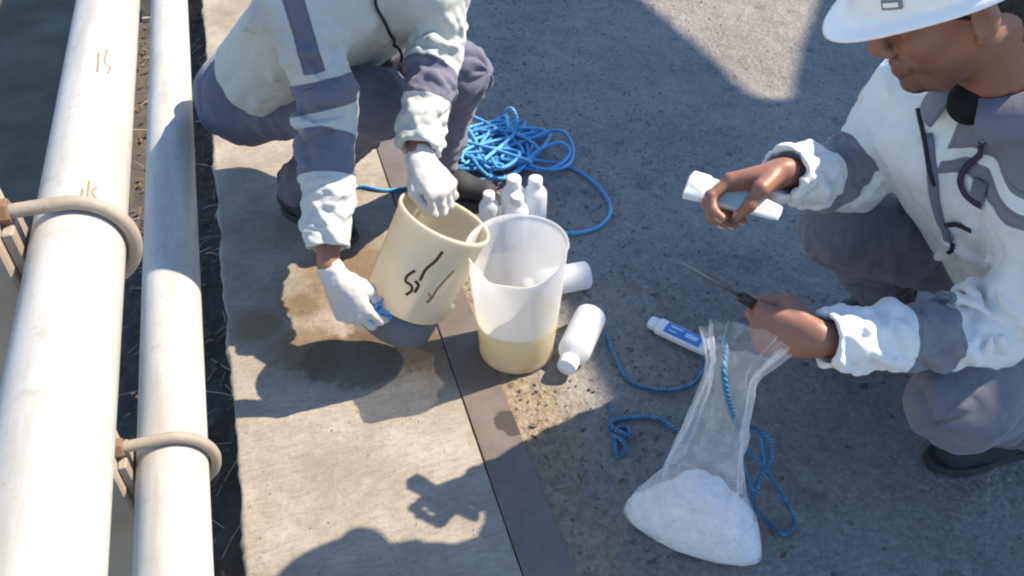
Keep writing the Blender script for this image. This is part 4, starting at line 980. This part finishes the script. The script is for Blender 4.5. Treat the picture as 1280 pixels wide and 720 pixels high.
chest = np.maximum(np.minimum(tz - tp[1], tp[0] - tz), np.minimum(tz - tp[3], tp[2] - tz))
lat_d = unit(R['shL'] - R['shR']); lat0 = np.mean([p @ lat_d for p in raycast_pts(P, [(1158, 205), (1166, 250)])]); chest = np.minimum(np.minimum(chest, P @ lat_d - lat0 - .006), na - .080)
band = np.maximum(chest, arm)
jk = mk('jacket', P, Q, M['jacketR'], pr, attrs=dict(band=band))
# collar: a folded band round the neck
nk = R['neck'] + V3(-.008, 0, .018); up_t = unit(R['head'] - nk + V3(.10, 0, .02)); cx, cy, cz = frame_z(up_t, V3(-1, -.2, 0)); cp, nn = [], []
for t in np.linspace(math.radians(18), math.radians(342), 40):
    flare = .012 * math.cos(t); cp.append(nk + cx * (.090 * math.cos(t)) + cy * (.086 * math.sin(t)) + cz * (-.006 - .024 * math.cos(t))); nn.append(cx * math.cos(t) + cy * math.sin(t) + cz * .55)
v, f = ribbon(spline(cp, .006), [nn[min(len(nn) - 1, int(i * len(nn) / len(spline(cp, .006))))] for i in range(len(spline(cp, .006)))], .066, .006); COLLAR = np.asarray(v); mk('collar', v, f, M['collar'], jk)
# zip placket down the front, following the jacket surface
def drape(P, Nn, pts, lift):
    out, nr = [], []
    for p in pts:
        i = np.argmin(((P - p) ** 2).sum(1)); out.append(P[i] + Nn[i] * lift); nr.append(Nn[i])
    k = np.ones(5) / 5; out, nr = np.array(out), np.array(nr)
    for a in (out, nr):
        pad = np.vstack([a[:1]] * 2 + [a] + [a[-1:]] * 2); a[:] = np.stack([np.convolve(pad[:, j], k, 'valid') for j in range(3)], 1)
    return out, nr
Nn = vnormals(P, Q); sm = lerp(R['shL'], R['shR'], .5); gm = lerp(R['hipL'], R['hipR'], .5)
zp = raycast_pts(P, [(1150, 165), (1154, 185), (1160, 215), (1166, 250), (1170, 280), (1176, 305)])
o_, n_ = drape(P, Nn, spline(zp, .012), .001); v, f = ribbon(o_, n_, .016, .003); mk('zip_placket', v, f, M['collar'], jk)
PC = np.vstack([P, COLLAR]); NC = np.vstack([Nn, np.tile(unit(-FWD * .6 + V3(0, 0, .8)), (len(COLLAR), 1))])
ly_ = raycast_pts(PC, [(1272, 112), (1256, 134), (1238, 160), (1218, 186), (1203, 210), (1196, 230), (1203, 250), (1222, 258)])
o_, n_ = drape(PC, NC, spline(ly_, .008), .005); v, f = ribbon(o_, n_, .010, .0018); la = mk('lanyard', v, f, M['lanyard'], pr)
for i in range(2, len(o_) // 2, 3):
    v, f = ribbon(o_[i:i + 3] + n_[i:i + 3] * .0019, n_[i:i + 3], .0045, .0004); mk('lanyard_print', v, f, M['lanyard_print'], la)
ly_ = raycast_pts(P, [(1140, 132), (1143, 160), (1150, 190), (1160, 222), (1168, 240)])
o_, n_ = drape(P, Nn, spline(ly_, .008), .005); v, f, a_ = tube(o_, .0035, 6); mk('neck_cord', v, f, M['strap'], pr)
ly_ = raycast_pts(P, [(1178, 288), (1188, 283), (1200, 290), (1212, 296)]); o_, n_ = drape(P, Nn, spline(ly_, .008), .003); v, f = ribbon(o_, n_, .010, .002); mk('pocket_trim', v, f, M['strap'], jk)
ly_ = raycast_pts(P, [(1180, 322), (1184, 314), (1187, 306)]); o_, n_ = drape(P, Nn, spline(ly_, .008), .003); v, f = ribbon(o_, n_, .008, .002); mk('pocket_trim', v, f, M['strap'], jk)
# flap of the chest pocket
ly_ = raycast_pts(P, [(1206, 236), (1216, 240), (1226, 243)]); o_, n_ = drape(P, Nn, spline(ly_, .008), .002); v, f = ribbon(o_, n_, .030, .004); mk('pocket_flap', v, f, M['collar'], jk)
# trousers
def trousers(J, lo, hi, seed, r=(.096, .078, .070, .056)):
    V_ = Vol(lo, hi, .005); g = lerp(J['hipL'], J['hipR'], .5)
    V_.cone(J['hipL'], J['hipR'], .118, .118, .05); V_.ball(g + V3(0, 0, .02), (.14, .14, .12), .05); V_.cone(g, lerp(g, lerp(J['shL'], J['shR'], .5), .36), .135, .112, .05)
    for s in 'LR':
        h, k_, a_ = J['hip' + s], J['kn' + s], J['an' + s]
        V_.cone(h, k_, r[0] + .012, r[1], .04); V_.cone(k_, lerp(k_, a_, 1.0), r[2], r[3], .03)
        V_.folds(h, k_, r[0] + .006, r[1] - .002, 26, seed + (s == 'L'), (.006, .013), .008, .7, (1.0, 2.6)); V_.folds(k_, a_, r[2], r[3], 20, seed + 4 + (s == 'L'), (.005, .011), .008, .6, (1.0, 2.6))
        V_.folds(lerp(h, k_, .0), lerp(h, k_, .4), r[0] + .010, r[0], 6, seed + 8 + (s == 'L'), (.007, .012), .014, .9, (1.2, 2.6))
        V_.cut(lerp(k_, a_, 1.04), a_ - k_, .09)
    P, Q = V_.mesh(1); segs = [(J['hipL'], J['hipR'], .13, 10, 1.5, .5)]
    for s in 'LR': segs += [(J['hip' + s], J['kn' + s], .09, 17, 1.3, .9), (J['kn' + s], J['an' + s], .062, 24, 1.2, .8)]
    return crumple(P, Q, segs, .0095), Q
P, Q = trousers(R, (.84, .50, .02), (1.64, 1.36, .56), 41); mk('trousers', P, Q, M['trousersR'], pr)
shoe(pr, R['anL'] , (-1, .05), 'shoe', False); shoe(pr, R['anR'], (-.95, .1), 'shoe', False)

# things in his hands
W = R['wrR']; dR, yR, nR = rfr; c0 = W + dR * .072 + yR * .004 - nR * .036
ax_ = unit(at(975, 262, .60) - at(852, 222, .60)); pa = c0 - ax_ * .105; pb = c0 + ax_ * .060
pack(pa, pb, -FWD * 1.0 + V3(0, 0, .5), 'white plastic tube with pale green label held in the bare hand above the far knee', M['label_g'], w=.048, t=.017, wrapped=True)
tip = at(842, 322, .60); gripc = R['wrL'] + lfr[0] * .088 + lfr[1] * -.024 - lfr[2] * .026; dp = unit(gripc - tip); tl = np.linalg.norm(gripc - tip)
probe = empty('probe', tip, 'thin steel probe with dark handle gripped between thumb and fist', 'probe')
v, f, _ = tube([tip, tip + dp * .004, tip + dp * .02, tip + dp * (tl - .015)], [.0008, .0022, .0028, .0032], 10); mk('blade', v, f, M['metal'], probe)
v, f, _ = tube(spline([tip + dp * (tl - .048), tip + dp * (tl - .046), tip + dp * (tl - .010), tip + dp * (tl + .02), tip + dp * (tl + .045), tip + dp * (tl + .048)], .006), .0092, 12); mk('handle', v, f, M['handle'], probe)

# ------------------------------------------------------------------ worker on the left: white gloves, tilting the bucket
L = dict(head=V3(.40, 1.62, 1.0), neck=V3(.295, 1.70, .87), shR=at(366, -18, .775), shL=at(552, -60, .775), elR=at(411, 138, .545), wrR=at(410, 330, .33), elL=at(546, 62, .58), wrL=at(521, 196, .445),
         hipR=V3(-.09, 2.13, .34), hipL=V3(.085, 2.25, .34), knR=V3(.22, 1.83, .44), knL=at(574, 92, .44), anR=at(372, 236, .10), anL=at(540, 208, .10))
pl = empty('person', (.12, 2.0, 0), 'squatting worker in white jacket with grey stripes and white cotton gloves, tipping a bucket', 'person')
HF2 = unit(V3(.45, -.45, -.62)); HU2 = unit(V3(0, 0, 1) - HF2 * HF2[2])
hm, hq, hfr2, hl = head_mesh(L['head'], HF2, HU2, lerp(L['neck'], lerp(L['shL'], L['shR'], .5), .35))
bc = body_chunk(L); bv_, bf_ = join([bc, (hm, hq)]); mk('body', bv_, bf_, M['skin'], pl, attrs=face_attrs(hl, len(bc[0]), 0)); hair(pl, L['head'], hfr2, -.075)
helmet(pl, L['head'] + hfr2[2] * .004, *[v for v in (lambda x, y, z: (unit(x * .998 + z * .05), y, unit(z * .998 - x * .05)))(*hfr2)])
def glove(person, W, Dd, N, side, curl, thumb=None, splay=(7, 2, -4, -9), fore=None):
    P, Q, _, fr = hand_mesh(W, Dd, N, side, curl, thumb, .0008, .0020, splay=splay, fore=fore, stub=.022); P = P + vnormals(P, Q) * (.0012 * vnoise(P, 90))[:, None]
    # knitted cuff: hollow end and ribs come from the stitch relief
    mk('glove', P, Q, M['glove'], person); return fr
DgR = unit(at(452, 408, .20) - L['wrR']); NgR = unit(-FWD * .8 + RIGHT * -.35 + V3(0, 0, .25)); glove(pl, L['wrR'] + DgR * .035, DgR, NgR, 'R', ((30, 42, 24), (36, 50, 28), (42, 56, 30), (50, 60, 32)), fore=L['wrR'], splay=(10, 3, -5, -12))
DgL = unit(at(556, 243, .40) - L['wrL']); NgL = unit(-FWD * .55 + V3(0, 0, .8) + RIGHT * .3); glove(pl, L['wrL'] + DgL * .01, DgL, NgL, 'L', CURL['hook'], fore=L['elL'])
hem_n = unit(lerp(L['hipL'], L['hipR'], .5) - lerp(L['shL'], L['shR'], .5)); hem_c = lerp(L['hipL'], L['hipR'], .5) - hem_n * .17
P, Q = jacket(L, (-.28, 1.22, .12), (.62, 2.42, 1.0), .93, .90, 23, (hem_c, hem_n), .025, face=(.3, -.9, -.1))
na = near_arm(P, L)
armb = np.maximum.reduce([limb_band(P, L['elR'], L['wrR'], .066, .18, .44), limb_band(P, L['elL'], L['wrL'], .066, .22, .52), limb_band(P, L['shR'], L['elR'], .074, .74, .97)])
# lengthwise stripe on the outer side of the upper sleeves
sd = unit(np.cross(L['elR'] - L['shR'], -FWD)); stripe = np.where((np.abs((P - L['shR']) @ FWD) < .3), .021 - np.abs((P - lerp(L['shR'], L['elR'], .5)) @ sd + .004), -1)
eR = unit(L['elR'] - L['shR']); stripe = np.where(((P - L['shR']) @ eR < np.linalg.norm(L['elR'] - L['shR']) * .68) & (np.linalg.norm(P - L['shR'], axis=1) < .3) & ((P - lerp(L['shR'], L['elR'], .5)) @ FWD < .0), stripe, -1)
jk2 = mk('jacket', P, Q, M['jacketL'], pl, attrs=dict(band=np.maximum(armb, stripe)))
Nn = vnormals(P, Q)
ly_ = raycast_pts(P, [(472, -8), (477, 15), (486, 40), (493, 62), (496, 78)]); o_, n_ = drape(P, Nn, spline(ly_, .008), .006); v, f, a_ = tube(o_, .0034, 6); mk('neck_cord', v, f, M['strap'], pl)
P, Q = trousers(L, (-.34, 1.64, .02), (.66, 2.50, .58), 61, (.098, .080, .072, .058)); mk('trousers', P, Q, M['trousersL'], pl)
shoe(pl, L['anR'], (.55, -.75), 'shoe'); shoe(pl, L['anL'], (.75, -.5), 'shoe')
